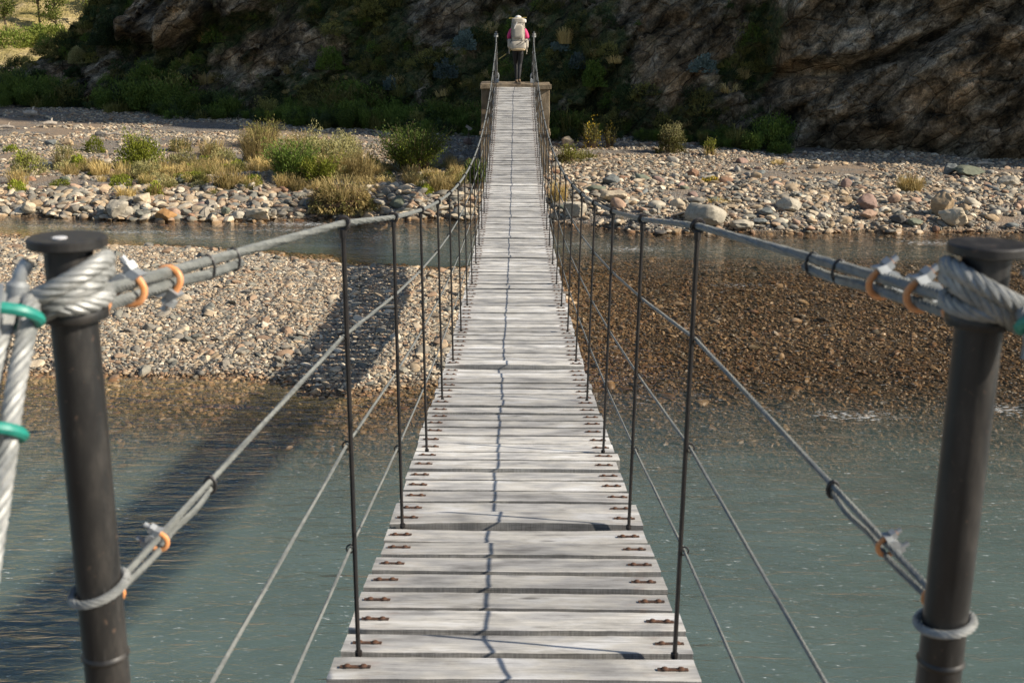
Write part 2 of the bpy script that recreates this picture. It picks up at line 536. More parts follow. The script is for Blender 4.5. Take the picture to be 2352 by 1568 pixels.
def mat_leaf(name, c1, c2, trans=0.25, rough=0.7):
    t = NT(name)
    a = t.n('ShaderNodeAttribute', attribute_name='tint').outputs['Fac']
    oi = t.n('ShaderNodeObjectInfo').outputs['Random']
    c = t.mix(a, c1, c2)
    v = t.math('ADD', t.math('MULTIPLY', oi, 0.8), 0.6)
    c = t.mix(1.0, c, t.n('ShaderNodeCombineColor', ins={0: v, 1: v, 2: v}).outputs[0], 'MULTIPLY')
    t.fin(c, rough, spec=0.25)
    tl = t.n('ShaderNodeBsdfTranslucent', ins={'Color': c})
    mx = t.n('ShaderNodeMixShader', ins={0: trans, 1: t.p.outputs[0], 2: tl.outputs[0]})
    t.l(mx.outputs[0], t.out.inputs[0])
    return t.mat

def mat_plank():
    t = NT('weathered_plank')
    oi = t.n('ShaderNodeObjectInfo').outputs['Random']
    tc = t.n('ShaderNodeTexCoord').outputs['Object']
    off = t.n('ShaderNodeCombineXYZ', ins={0: t.math('MULTIPLY', oi, 37.0), 1: t.math('MULTIPLY', oi, 91.0), 2: 0.0}).outputs[0]
    va = t.n('ShaderNodeVectorMath', operation='ADD', ins={0: tc, 1: off}).outputs[0]
    def mp(s): return t.n('ShaderNodeMapping', ins={0: va, 3: s}).outputs[0]
    g1 = t.noise(mp((1.2, 26, 26)), 1.6, 6, 0.65, 0.25)
    g2 = t.noise(mp((5, 150, 150)), 1.5, 4, 0.6)
    b = t.noise(mp((2.2, 5, 5)), 1.3, 4, 0.55)
    base = t.ramp(b, [(.32, (.33, .325, .31)), (.43, (.475, .47, .45)), (.53, (.60, .58, .525)), (.66, (.70, .70, .68))])
    base = t.mix(0.8, base, t.ramp(g1, [(.28, .50), (.42, .88), (.65, 1.12)]), 'MULTIPLY')
    base = t.mix(0.85, base, t.ramp(g2, [(.30, .5), (.5, 1.06)]), 'MULTIPLY')
    v = t.math('ADD', t.math('MULTIPLY', t.n('ShaderNodeObjectInfo').outputs['Random'], 0.42), 0.66)
    base = t.mix(1.0, base, t.n('ShaderNodeCombineColor', ins={0: v, 1: v, 2: t.math('ADD', v, 0.012)}).outputs[0], 'MULTIPLY')
    # damp and dirty patches along the walking line and at the board edges
    dp = t.noise(mp((1.6, 3.0, 3)), 2.6, 5, 0.65)
    base = t.mix(0.8, base, t.ramp(dp, [(.36, .66), (.50, 1.0)]), 'MULTIPLY')
    # knots
    vo = t.n('ShaderNodeTexVoronoi', ins={'Vector': mp((1.8, 5.5, 3)), 'Scale': 1.25})
    kn = t.ramp(vo.outputs['Distance'], [(.04, .2), (.10, 1.0)])
    base = t.mix(0.75, base, kn, 'MULTIPLY')
    # rust runs near the iron plates
    sx = t.n('ShaderNodeSeparateXYZ', ins={0: tc})
    ax = t.math('ABSOLUTE', t.math('SUBTRACT', t.math('ABSOLUTE', sx.outputs[0]), 0.425))
    ru = t.math('MULTIPLY', t.math('SUBTRACT', 1.0, t.math('MULTIPLY', ax, 12.0), clamp=True), t.ramp(t.noise(mp((9, 14, 9)), 2.0, 4), [(.5, 0), (.75, .35)]))
    base = t.mix(ru, base, (.30, .17, .11))
    # saw marks; side faces also darkened in colour to stand for their shade
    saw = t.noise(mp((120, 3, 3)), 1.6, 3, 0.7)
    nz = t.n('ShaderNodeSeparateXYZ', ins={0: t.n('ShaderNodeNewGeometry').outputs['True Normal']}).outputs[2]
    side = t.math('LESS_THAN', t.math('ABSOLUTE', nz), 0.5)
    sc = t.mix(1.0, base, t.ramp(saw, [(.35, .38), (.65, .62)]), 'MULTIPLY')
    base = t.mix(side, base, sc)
    h = t.math('ADD', t.math('MULTIPLY', g1, 0.6), t.math('MULTIPLY', g2, 0.4))
    return t.fin(base, 0.82, t.bump(h, 0.5, 0.006), spec=0.3)

def mat_simple(name, col, rough=0.5, metal=0.0, n=0.25, scale=30, bump=0.2, bd=0.002, spec=0.5, obj=True, col2=None, blot=8):
    t = NT(name)
    P = t.pos((1, 1, 1), obj=obj)
    a = t.noise(P, scale, 5, 0.6)
    b = t.noise(P, blot, 4, 0.6)
    c2 = col2 if col2 else tuple(x * (1 - n) for x in col)
    c = t.mix(t.ramp(b, [(.35, 0), (.65, 1)]), col, c2)
    c = t.mix(n, c, t.ramp(a, [(.3, .5), (.6, 1.2)]), 'MULTIPLY')
    rr = t.math('ADD', t.math('MULTIPLY', b, 0.2), rough - 0.1)
    return t.fin(c, rr, t.bump(a, bump, bd), metal=metal, spec=spec)

def mat_wire(name, col, rough, metal, scale):
    """wire rope laid in a twist: fine oblique ribs"""
    t = NT(name)
    tc = t.n('ShaderNodeUVMap').outputs[0] if False else t.n('ShaderNodeNewGeometry').outputs['Position']
    wv = t.n('ShaderNodeTexWave', wave_type='BANDS', bands_direction='DIAGONAL', ins={'Vector': tc, 'Scale': scale, 'Distortion': 0.0})
    c = t.mix(wv.outputs[1], tuple(x * 0.45 for x in col), col)
    return t.fin(c, rough, t.bump(wv.outputs[1], 0.8, 0.003), metal=metal)

def mat_post():
    t = NT('post_steel')
    P = t.pos((1, 1, 1))
    a = t.noise(t.pos((8, 8, 2)), 4, 6, 0.65)
    b = t.noise(P, 60, 5, 0.7)
    c = t.ramp(a, [(.3, (.010, .010, .011)), (.5, (.018, .0175, .017)), (.68, (.040, .036, .032))])
    sp = t.ramp(t.noise(P, 95, 3), [(.66, 0), (.74, .6)])
    c = t.mix(sp, c, (.13, .085, .06))
    sc2 = t.ramp(t.noise(t.pos((60, 60, 7)), 2.2, 3, 0.7), [(.64, 0), (.72, .45)])
    c = t.mix(sc2, c, (.085, .082, .078))
    r = t.ramp(a, [(.3, .36), (.7, .55)])
    return t.fin(c, r, t.bump(b, 0.25, 0.002), metal=0.0, spec=0.5)

def mat_concrete():
    t = NT('old_concrete')
    P = t.pos((1, 1, 1))
    a = t.noise(P, 2.2, 7, 0.65)
    b = t.noise(t.pos((3, 3, .6)), 2.5, 6, 0.65)
    c = t.ramp(a, [(.3, (.13, .10, .07)), (.5, (.23, .18, .12)), (.7, (.34, .28, .20))])
    c = t.mix(0.7, c, t.ramp(b, [(.35, .45), (.6, 1.1)]), 'MULTIPLY')
    sp = t.noise(P, 40, 4)
    return t.fin(c, 0.92, t.bump(t.math('ADD', a, t.math('MULTIPLY', sp, .4)), 0.7, 0.03), spec=0.2)

MS = mat_stone('river_stone', False)
MSO = mat_stone('boulder_stone', True)
MG = mat_ground()
MW = mat_water(); MMURK = mat_murk()
MC = mat_cliff()
MH = mat_hill()
MP = mat_plank()
MPOST = mat_post()
MCON = mat_concrete()
MROD = mat_simple('dark_rod_steel', (.012, .012, .013), 0.40, 0.0, 0.3, 60, 0.3, 0.001, 0.5, True, (.022, .018, .016), 20)
MRUST = mat_simple('rusted_iron', (.105, .048, .024), 0.85, 0.0, 0.4, 160, 0.6, 0.001, 0.3, False, (.09, .05, .035), 60)
MDARKIRON = mat_simple('dark_iron_plate', (.045, .034, .03), 0.75, 0.0, 0.4, 120, 0.5, 0.001, 0.3, False, (.12, .06, .035), 40)
MGALV = mat_simple('galvanised_steel', (.40, .42, .43), 0.5, 0.4, 0.25, 90, 0.3, 0.001, 0.5, False, (.28, .30, .31), 25)
MROPE = mat_simple('galvanised_wire_rope', (.23, .24, .225), 0.55, 0.15, 0.25, 140, 0.2, 0.0006, 0.5, False, (.15, .16, .155), 30)
MROPE2 = mat_simple('bright_wire_rope', (.37, .375, .36), 0.5, 0.2, 0.3, 140, 0.2, 0.0006, 0.5, False, (.20, .21, .205), 30)
MWIRE = mat_wire('thin_wire_rope', (.42, .42, .41), 0.5, 0.25, 45)
MORANGE = mat_simple('orange_painted_bolt', (.75, .29, .09), 0.5, 0.0, 0.2, 120, 0.2, 0.0006, 0.4, False, (.66, .33, .16), 50)
MTEAL = mat_simple('teal_painted_bolt', (.012, .21, .17), 0.45, 0.0, 0.2, 120, 0.2, 0.0006, 0.5, False, (.02, .26, .2), 50)
MTAPE = mat_simple('black_tape', (.02, .02, .022), 0.5, 0.0)
MWOODOLD = mat_simple('driftwood', (.52, .46, .38), 0.9, 0.0, 0.4, 25, 0.8, 0.01, 0.2, False, (.34, .28, .22), 6)
L_WILLOW = mat_leaf('willow_leaf', (.055, .095, .016), (.16, .22, .038))
L_GREEN = mat_leaf('fresh_green_leaf', (.15, .19, .016), (.40, .42, .055))
L_SAGE = mat_leaf('sage_leaf', (.25, .235, .09), (.48, .44, .20), 0.25)
L_BLUE = mat_leaf('blue_grey_leaf', (.08, .12, .105), (.19, .25, .225), 0.1)
L_DRY = mat_leaf('dry_grass_blade', (.36, .26, .085), (.66, .52, .24), 0.35)
L_OLIVE = mat_leaf('olive_leaf', (.11, .11, .028), (.26, .24, .07), 0.25)
L_YEL = mat_leaf('yellow_flower', (.40, .26, .02), (.55, .42, .05), 0.2)
L_DARK = mat_leaf('dark_shrub_leaf', (.022, .040, .014), (.065, .095, .03), 0.15)
L_TREE = mat_leaf('pale_tree_leaf', (.10, .15, .02), (.25, .27, .06), 0.35)
MBARK = mat_simple('bark', (.13, .10, .075), 0.9, 0.0, 0.4, 20, 0.8, 0.01, 0.2, True)
MTWIG = mat_simple('twig', (.16, .11, .07), 0.9, 0.0, 0.3, 20, 0.4, 0.004, 0.2, True)
MEARTH = mat_simple('brown_earth', (.13, .085, .05), 0.95, 0.0, 0.4, 14, 0.9, 0.03, 0.1, False, (.075, .05, .03), 4)
# ------------------------------------------------------------------ setting: ground, river, cliff
def grid_mesh(name, xs, ys, zf, mat, kind='structure'):
    X, Y = np.meshgrid(xs, ys)
    Z = zf(X, Y)
    V = np.stack([X, Y, Z], -1).reshape(-1, 3)
    nx, ny = len(xs), len(ys)
    i = np.arange(nx * ny).reshape(ny, nx)
    F = np.stack([i[:-1, :-1], i[:-1, 1:], i[1:, 1:], i[1:, :-1]], -1).reshape(-1, 4)
    me = np_mesh(name, V, F)
    o = link(name, me, mat, smooth=True)
    if kind: o['kind'] = kind
    return o, V

xs = np.concatenate([np.linspace(-240, -30, 22), np.linspace(-28, -14.2, 50), np.linspace(-14, 16, 251), np.linspace(16.2, 28, 40), np.linspace(30, 240, 22)])
ys = np.concatenate([np.linspace(-120, -4, 16), np.linspace(-3.5, 6, 30), np.linspace(6.15, 31, 200), np.linspace(31.2, 52, 90), np.linspace(53, 80, 20), np.linspace(90, 400, 20)])
gnd, _ = grid_mesh('ground', xs, ys, ground, MG)

wxs = np.concatenate([np.linspace(-240, -30, 15), np.linspace(-28, 28, 230), np.linspace(30, 240, 15)])
wys = np.concatenate([np.linspace(-3, 6, 20), np.linspace(6.1, 29.5, 170)])
def wz(x, y): return 0 * x
wat, WV = grid_mesh('water', wxs, wys, wz, MW)
dep = np.clip(-ground(WV[:, 0], WV[:, 1]), 0, 2).astype(np.float32)
a = wat.data.attributes.new('depth', 'FLOAT', 'POINT'); a.data.foreach_set('value', dep)
# the silt: thin layers at growing depth, each fading out where the bed rises to it
LV_, LF_, LA_ = [], [], []
lx = np.concatenate([np.linspace(-240, -30, 8), np.linspace(-28, 28, 150), np.linspace(30, 240, 8)]); ly = np.linspace(-3, 29, 110)
LX, LY = np.meshgrid(lx, ly); gz = ground(LX, LY)
ii = np.arange(LX.size).reshape(LX.shape)
ff = np.stack([ii[:-1, :-1], ii[:-1, 1:], ii[1:, 1:], ii[1:, :-1]], -1).reshape(-1, 4)
for q_, (zl_, al_) in enumerate([(-.08, .13), (-.17, .20), (-.28, .27), (-.41, .34), (-.56, .42), (-.74, .60)]):
    LV_.append(np.stack([LX, LY, 0 * LX + zl_], -1).reshape(-1, 3)); LF_.append(ff + q_ * LX.size)
    LA_.append((al_ * np.clip((zl_ - gz) / .12, 0, 1)).ravel())
me = np_mesh('suspended_silt', np.concatenate(LV_), np.concatenate(LF_))
a = me.attributes.new('murk', 'FLOAT', 'POINT'); a.data.foreach_set('value', np.concatenate(LA_).astype(np.float32))
silt = link('water_depth', me, MMURK); silt['kind'] = 'structure'
foam_glint = np.zeros(len(WV))
for (px, py, sx, sy, s) in [(700, 515, 1.3, .35, 1.0), (640, 528, 1.0, .3, .7), (300, 533, 1.6, .25, .8), (430, 545, 1.2, .3, .6), (1450, 572, .7, .35, .8), (2130, 558, .7, .3, .9),
                            (1960, 955, .55, .2, .9), (2290, 940, .5, .22, .9), (1330, 560, .6, .3, .5), (180, 520, 1.6, .3, .6), (960, 560, .6, .4, .5), (1700, 655, .5, .2, .6), (880, 545, .8, .4, .6)]:
    d = ray(px, py); tt = -CAMZ / d.z; q = CAM + d * tt
    foam_glint += .62 * s * np.exp(-(((WV[:, 0] - q.x) / sx) ** 2 + ((WV[:, 1] - q.y) / sy) ** 2))
a = wat.data.attributes.new('foam_glint', 'FLOAT', 'POINT'); a.data.foreach_set('value', foam_glint.astype(np.float32))

BASEX = [-60, -45, -30, -21, -10, -1, 1.4, 8.7, 15.4, 22, 25, 40, 60, 90]
BASEY = [78, 66, 56, 50.2, 45.6, 41.8, 40.4, 37.6, 35.3, 32.6, 31.2, 31.0, 40, 70]
def cliff_base(x): return np.interp(x, BASEX, BASEY)
TOPX = [-60, -45, -27, -23.2, -19.8, -15.8, -5, 5, 12, 17, 20, 30, 60, 90]
TOPZ = [.4, .4, .2, .6, 3.0, 7.5, 10.5, 11.5, 15, 32, 52, 60, 38, 10]
ANGX = [-60, -20, -10, 0, 8, 9, 16, 20, 25, 60, 90]
ANG = [40, 47, 52, 56, 62, 66, 74, 80, 81, 78, 60]
def cliff_surface(X, q, top):
    """q = height above the foot of the cliff; returns y, z, veg"""
    ang = np.radians(np.interp(X, ANGX, ANG))
    yb = cliff_base(X); zb = 0.75
    y = yb + q / np.tan(ang); z = zb + q
    o = 0.75 * fbm(X * 0.22, z * 0.30, y * 0.1, 3, 61)
    # strata: slabs dipping down to the left
    s = z * 0.9 - X * 0.55
    al_ = X * 0.74 + z * 0.67; ac_ = z * 0.74 - X * 0.67; wa = 0.12 * fbm(X * 1.7, z * 1.7, 0, 2, 63)
    o = o + 0.12 * ridged(s * 0.9, X * 0.18, 0, 2, 71) + 0.07 * ridged(X * 0.9, z * 0.9, y * .3, 2, 75) + 0.03 * fbm(X * 3.2, z * 3.2, y, 3, 81)
    o = o + 0.62 * cells(al_ * .38 + wa, ac_ * .75 + wa, 5, .8) + 0.26 * cells(al_ * 1.1 + wa, ac_ * 1.9, 6, .8) + 0.10 * cells(al_ * 3.0, ac_ * 4.2 + wa, 7, .8)
    step = s * 0.7 + 0.6 * fbm(X * .3, z * .3, 0, 2, 91)
    o = o + 0.30 * (step - np.floor(step))
    veg = 0.58 + 0.40 * fbm(X * 0.35, z * 0.5, 0, 3, 101)
    # big rock on the right
    m = sstep(8.0, 8.8, X + 0.25 * vnoise(z * 1.4, 0, 0, 7))
    zc = np.interp(X, [8, 10.2, 11.2, 12.8, 14.2, 18], [3.1, 3.0, 3.35, 4.15, 4.9, 6.5])
    upb = sstep(-0.04, 0.10, z - zc)
    o = o + m * (0.9 + 0.75 * upb * sstep(16, 12.5, X)) - m * 0.9 * np.exp(-((z - zc + 0.16) / 0.17) ** 2) * sstep(15, 11, X)
    veg = veg - m * 0.75
    # ridges of the lower apron
    o = o + m * 0.35 * ridged((z * 1.0 - X * 0.8) * 0.8, 0.1 * X, 0, 2, 111) * (1 - upb)
    # diagonal bare slab between the bushes and the big rock
    sl = np.exp(-((X - (3.6 + 0.9 * (z - 1))) / 1.6) ** 2)
    o = o + 0.5 * sl; veg = veg - 0.12 * sl
    # outcrops with dark hollows beneath, left
    for (xl, xr, zl, zr, A, hgt) in [(-14.4, -11.9, 3.0, 4.3, 1.5, 2.6), (-16.4, -14.5, 3.55, 3.7, 1.1, 1.2), (-11.6, -9.8, 4.0, 5.0, .7, 1.6)]:
        zb_ = zl + (X - xl) / (xr - xl) * (zr - zl) + 0.12 * vnoise(X * 2.5, 1.0, 0, 9)
        w = sstep(xl - .3, xl + .25, X) * (1 - sstep(xr - .2, xr + .5, X))
        abv = sstep(-0.03, 0.08, z - zb_) * np.exp(-np.clip(z - zb_ - hgt * .4, 0, None) / hgt)
        o = o + A * w * abv
        o = o - A * 0.7 * w * np.exp(-((z - zb_ + 0.45) / 0.38) ** 2)
        veg = veg - 0.6 * w * abv
    sl2 = np.exp(-(((X + 10.2) / 2.2) ** 2)) * sstep(4.6, 3.4, z)
    veg = veg - 0.45 * sl2
    veg = veg - 0.3 * np.exp(-(((X + 7.2) / 1.6) ** 2)) * sstep(4.5, 3.5, z)
    fade = np.clip(q / 0.5, 0, 1)
    return y - o * (0.25 + 0.75 * fade), z + 0.25 * o * fade, veg

def build_cliff():
    X1 = np.concatenate([np.linspace(-60, -27.5, 40), np.linspace(-27, 18, 430), np.linspace(18.3, 90, 90)])
    ncol = len(X1)
    rows = []
    vegs = []
    top = np.interp(X1, TOPX, TOPZ)
    top = top + 0.35 * fbm(X1 * 0.5, 0, 0, 3, 131)
    mid = np.minimum(8.0, 0.88 * top)
    for k in range(121):
        q = mid * (k / 120.0) - 0.25
        y, z, v = cliff_surface(X1, q, top)
        rows.append(np.stack([X1, y, z], -1)); vegs.append(v)
    for k in range(1, 31):
        q = mid + (top - mid) * (k / 30.0) - 0.25
        y, z, v = cliff_surface(X1, q, top)
        rows.append(np.stack([X1, y, z], -1)); vegs.append(v)
    last = rows[-1]
    depth_back = np.interp(X1, [-60, -27, -20, 0, 15, 90], [4, 5, 8, 14, 10, 10])
    for k in range(1, 15):
        f = k / 14.0
        yy = last[:, 1] + depth_back * f
        zz = last[:, 2] - f * f * 0.5 * depth_back * 0.25 + 0.4 * fbm(X1 * .4, yy * .4, 0, 3, 141)
        if k == 14: zz = zz * 0 - 1.0; 
        rows.append(np.stack([X1, yy, zz], -1)); vegs.append(vegs[-1])
    V = np.array(rows)
    ny = len(rows)
    i = np.arange(ny * ncol).reshape(ny, ncol)
    F = np.stack([i[:-1, :-1], i[:-1, 1:], i[1:, 1:], i[1:, :-1]], -1).reshape(-1, 4)
    me = np_mesh('cliff', V.reshape(-1, 3), F)
    a = me.attributes.new('veg', 'FLOAT', 'POINT'); a.data.foreach_set('value', np.array(vegs).ravel().astype(np.float32))
    o = link('cliff', me, MC, smooth=True)
    o['kind'] = 'structure'
    return V
CLV = build_cliff()
def cliff_hit(px, py):
    """first point of the cliff seen at a point of the photograph"""
    d = ray(px, py)
    best = None
    for t in np.arange(30, 62, 0.12):
        p = CAM + d * t
        q = p.z - 0.75
        if q < -0.3: continue
        y, z, v = cliff_surface(np.array([p.x]), np.array([max(q, 0)]), None)
        if p.y >= y[0]:
            return Vector((p.x, p.y, p.z)), t
    return CAM + d * 55, 55

# far sunlit hillside
def hillz(x, y):
    return 0.6 + np.clip(y - 64, 0, None) * 0.16 + np.clip(y - 84, 0, None) * 0.45 + 1.0 * fbm(x * .12, y * .12, 0, 4, 151) + 0.25 * fbm(x * .9, y * .9, 0, 3, 152)
hill, _ = grid_mesh('hillside', np.linspace(-110, 10, 160), np.linspace(60, 170, 140), hillz, MH)

# ------------------------------------------------------------------ stones
def stone_mesh(name, seed, sub=2, flat=0.62, angular=0.0, rough=0.05, elong=1.25):
    bm = bmesh.new()
    bmesh.ops.create_icosphere(bm, subdivisions=sub, radius=1.0)
    V = np.array([v.co[:] for v in bm.verts])
    F = np.array([[v.index for v in f.verts] for f in bm.faces])
    bm.free()
    rg = np.random.default_rng(seed)
    if angular > 0:
        n = rg.normal(size=(14, 3)); n /= np.linalg.norm(n, axis=1)[:, None]
        dd = rg.uniform(0.58, 0.98, 14)
        c = V @ n.T
        rad = np.min(np.where(c > 0.05, dd / np.maximum(c, 0.05), 9), axis=1)
        rad = np.minimum(rad, 1.15)
        V = V * (1 - angular + angular * rad)[:, None]
    nn = 1 + 0.16 * vnoise(V[:, 0] * 1.1 + seed, V[:, 1] * 1.1, V[:, 2] * 1.1, seed) + rough * fbm(V[:, 0] * 3 + seed, V[:, 1] * 3, V[:, 2] * 3, 4, seed)
    V = V * nn[:, None]
    V = V * np.array([elong * rg.uniform(.85, 1.1), rg.uniform(.8, 1.0), flat * rg.uniform(.8, 1.15)])
    me = np_mesh(name, V, F)
    me.polygons.foreach_set('use_smooth', np.ones(len(me.polygons), dtype=bool))
    return me

PROTO = bpy.data.collections.new('pebble_shapes')
for k in range(7):
    me = stone_mesh('pebble_shape', 100 + k, 2, 0.55, 0.75 if k % 2 else 0.95, 0.06)
    me.materials.append(MS)
    me.set_sharp_from_angle(angle=R(30))
    PROTO.objects.link(bpy.data.objects.new('pebble_shape', me))

def scatter(name, pts, scl, rot, coll, label, cat, kind='stuff'):
    n = len(pts)
    me = bpy.data.meshes.new(name)
    me.vertices.add(n); me.vertices.foreach_set('co', np.asarray(pts, dtype=np.float32).ravel())
    a = me.attributes.new('scl', 'FLOAT_VECTOR', 'POINT'); a.data.foreach_set('vector', np.asarray(scl, dtype=np.float32).ravel())
    a = me.attributes.new('rot', 'FLOAT_VECTOR', 'POINT'); a.data.foreach_set('vector', np.asarray(rot, dtype=np.float32).ravel())
    o = bpy.data.objects.new(name, me); COL.objects.link(o)
    g = bpy.data.node_groups.new(name + '_nodes', 'GeometryNodeTree')
    g.interface.new_socket('Geometry', in_out='INPUT', socket_type='NodeSocketGeometry')
    g.interface.new_socket('Geometry', in_out='OUTPUT', socket_type='NodeSocketGeometry')
    gi = g.nodes.new('NodeGroupInput'); go = g.nodes.new('NodeGroupOutput')
    ip = g.nodes.new('GeometryNodeInstanceOnPoints')
    ci = g.nodes.new('GeometryNodeCollectionInfo')
    ci.inputs['Collection'].default_value = coll
    ci.inputs['Separate Children'].default_value = True
    ci.inputs['Reset Children'].default_value = True
    ip.inputs['Pick Instance'].default_value = True
    s = g.nodes.new('GeometryNodeInputNamedAttribute'); s.data_type = 'FLOAT_VECTOR'; s.inputs[0].default_value = 'scl'
    r = g.nodes.new('GeometryNodeInputNamedAttribute'); r.data_type = 'FLOAT_VECTOR'; r.inputs[0].default_value = 'rot'
    er = g.nodes.new('FunctionNodeEulerToRotation')
    g.links.new(gi.outputs[0], ip.inputs['Points'])
    g.links.new(ci.outputs[0], ip.inputs['Instance'])
    g.links.new(s.outputs[0], ip.inputs['Scale'])
    g.links.new(r.outputs[0], er.inputs[0]); g.links.new(er.outputs[0], ip.inputs['Rotation'])
    g.links.new(ip.outputs[0], go.inputs[0])
    mod = o.modifiers.new('scatter', 'NODES'); mod.node_group = g
    tag(o, label, cat, kind=kind)
    return o

def vis(x, y, m=1.2): return np.abs(x) < 0.447 * y + m
def pebble_points(n, x0, x1, y0, y1, cond, smin, smax, pw, seed):
    rg = np.random.default_rng(seed)
    x = rg.uniform(x0, x1, n); y = rg.uniform(y0, y1, n)
    z = ground(x, y)
    k = vis(x, y) & cond(x, y, z)
    x, y, z = x[k], y[k], z[k]
    s = smin * (smax / smin) ** (rg.uniform(0, 1, len(x)) ** pw)
    P = np.stack([x, y, z + s * 0.22], -1)
    S = s[:, None] * rg.uniform(0.8, 1.2, (len(x), 3))
    Rr = np.stack([rg.normal(0, .25, len(x)), rg.normal(0, .25, len(x)), rg.uniform(0, 6.28, len(x))], -1)
    return P, S, Rr
def cat3(*a): return [np.concatenate(z) for z in zip(*a)]

SOIL = lambda x, y: fbm(x * 0.45, y * 0.7, 0, 3, 201)
bar = cat3(pebble_points(125000, -13, 2, 13.4, 25.6, lambda x, y, z: (z > -0.10) & (y < 25.2), .015, .043, 1.8, 1),
           pebble_points(1100, -13, 2, 14.0, 25.4, lambda x, y, z: (z > -0.03), .06, .11, 1.5, 2))
scatter('gravel_bar', *bar, PROTO, 'pale pebbles of the low dry gravel bar in the river left of the bridge', 'gravel')
shelf = cat3(pebble_points(78000, -2, 14, 11.0, 25.5, lambda x, y, z: (z <= -0.02) & (z > -0.40), .015, .045, 2.0, 3),
             pebble_points(9000, -12, 0, 11.5, 15.5, lambda x, y, z: (z <= -0.02) & (z > -0.42), .02, .06, 1.8, 5),
           pebble_points(9000, -12, 0, 20, 27.5, lambda x, y, z: (z <= -0.02) & (z > -0.42), .02, .06, 1.8, 55),
             pebble_points(500, -1, 14, 13, 24.5, lambda x, y, z: (z <= -0.02) & (z > -0.3), .06, .10, 1.5, 4))
scatter('riverbed_pebbles', *shelf, PROTO, 'brown pebbles under the clear shallow water right of the bridge', 'pebbles')
inbank = lambda x, y, z: (y > shore(x) - 0.35) & (y < cliff_base(x) + 0.2)
bank = cat3(pebble_points(70000, -21, .5, 25, 49, lambda x, y, z: inbank(x, y, z) & (SOIL(x, y) < 0.18), .016, .060, 1.9, 6),
            pebble_points(52000, .5, 18, 25, 42, lambda x, y, z: inbank(x, y, z) & (SOIL(x, y) < 0.42), .014, .060, 1.6, 66),
            pebble_points(3500, -21, .5, 25, 49, lambda x, y, z: inbank(x, y, z) & (SOIL(x, y) < 0.5), .05, .11, 2.2, 7),
            pebble_points(2300, .5, 18, 25, 40, lambda x, y, z: inbank(x, y, z) & (SOIL(x, y) < 0.5), .05, .11, 2.0, 67),
            pebble_points(2300, -0.5, 16, 25.3, 31.5, lambda x, y, z: inbank(x, y, z) & (SOIL(x, y) < 0.6), .055, .13, 1.5, 8),
            pebble_points(1500, -14, -1, 26.5, 29.0, lambda x, y, z: inbank(x, y, z), .07, .17, 1.2, 9))
scatter('bank_gravel', *bank, PROTO, 'mixed gravel and small stones covering the far river bank', 'gravel')

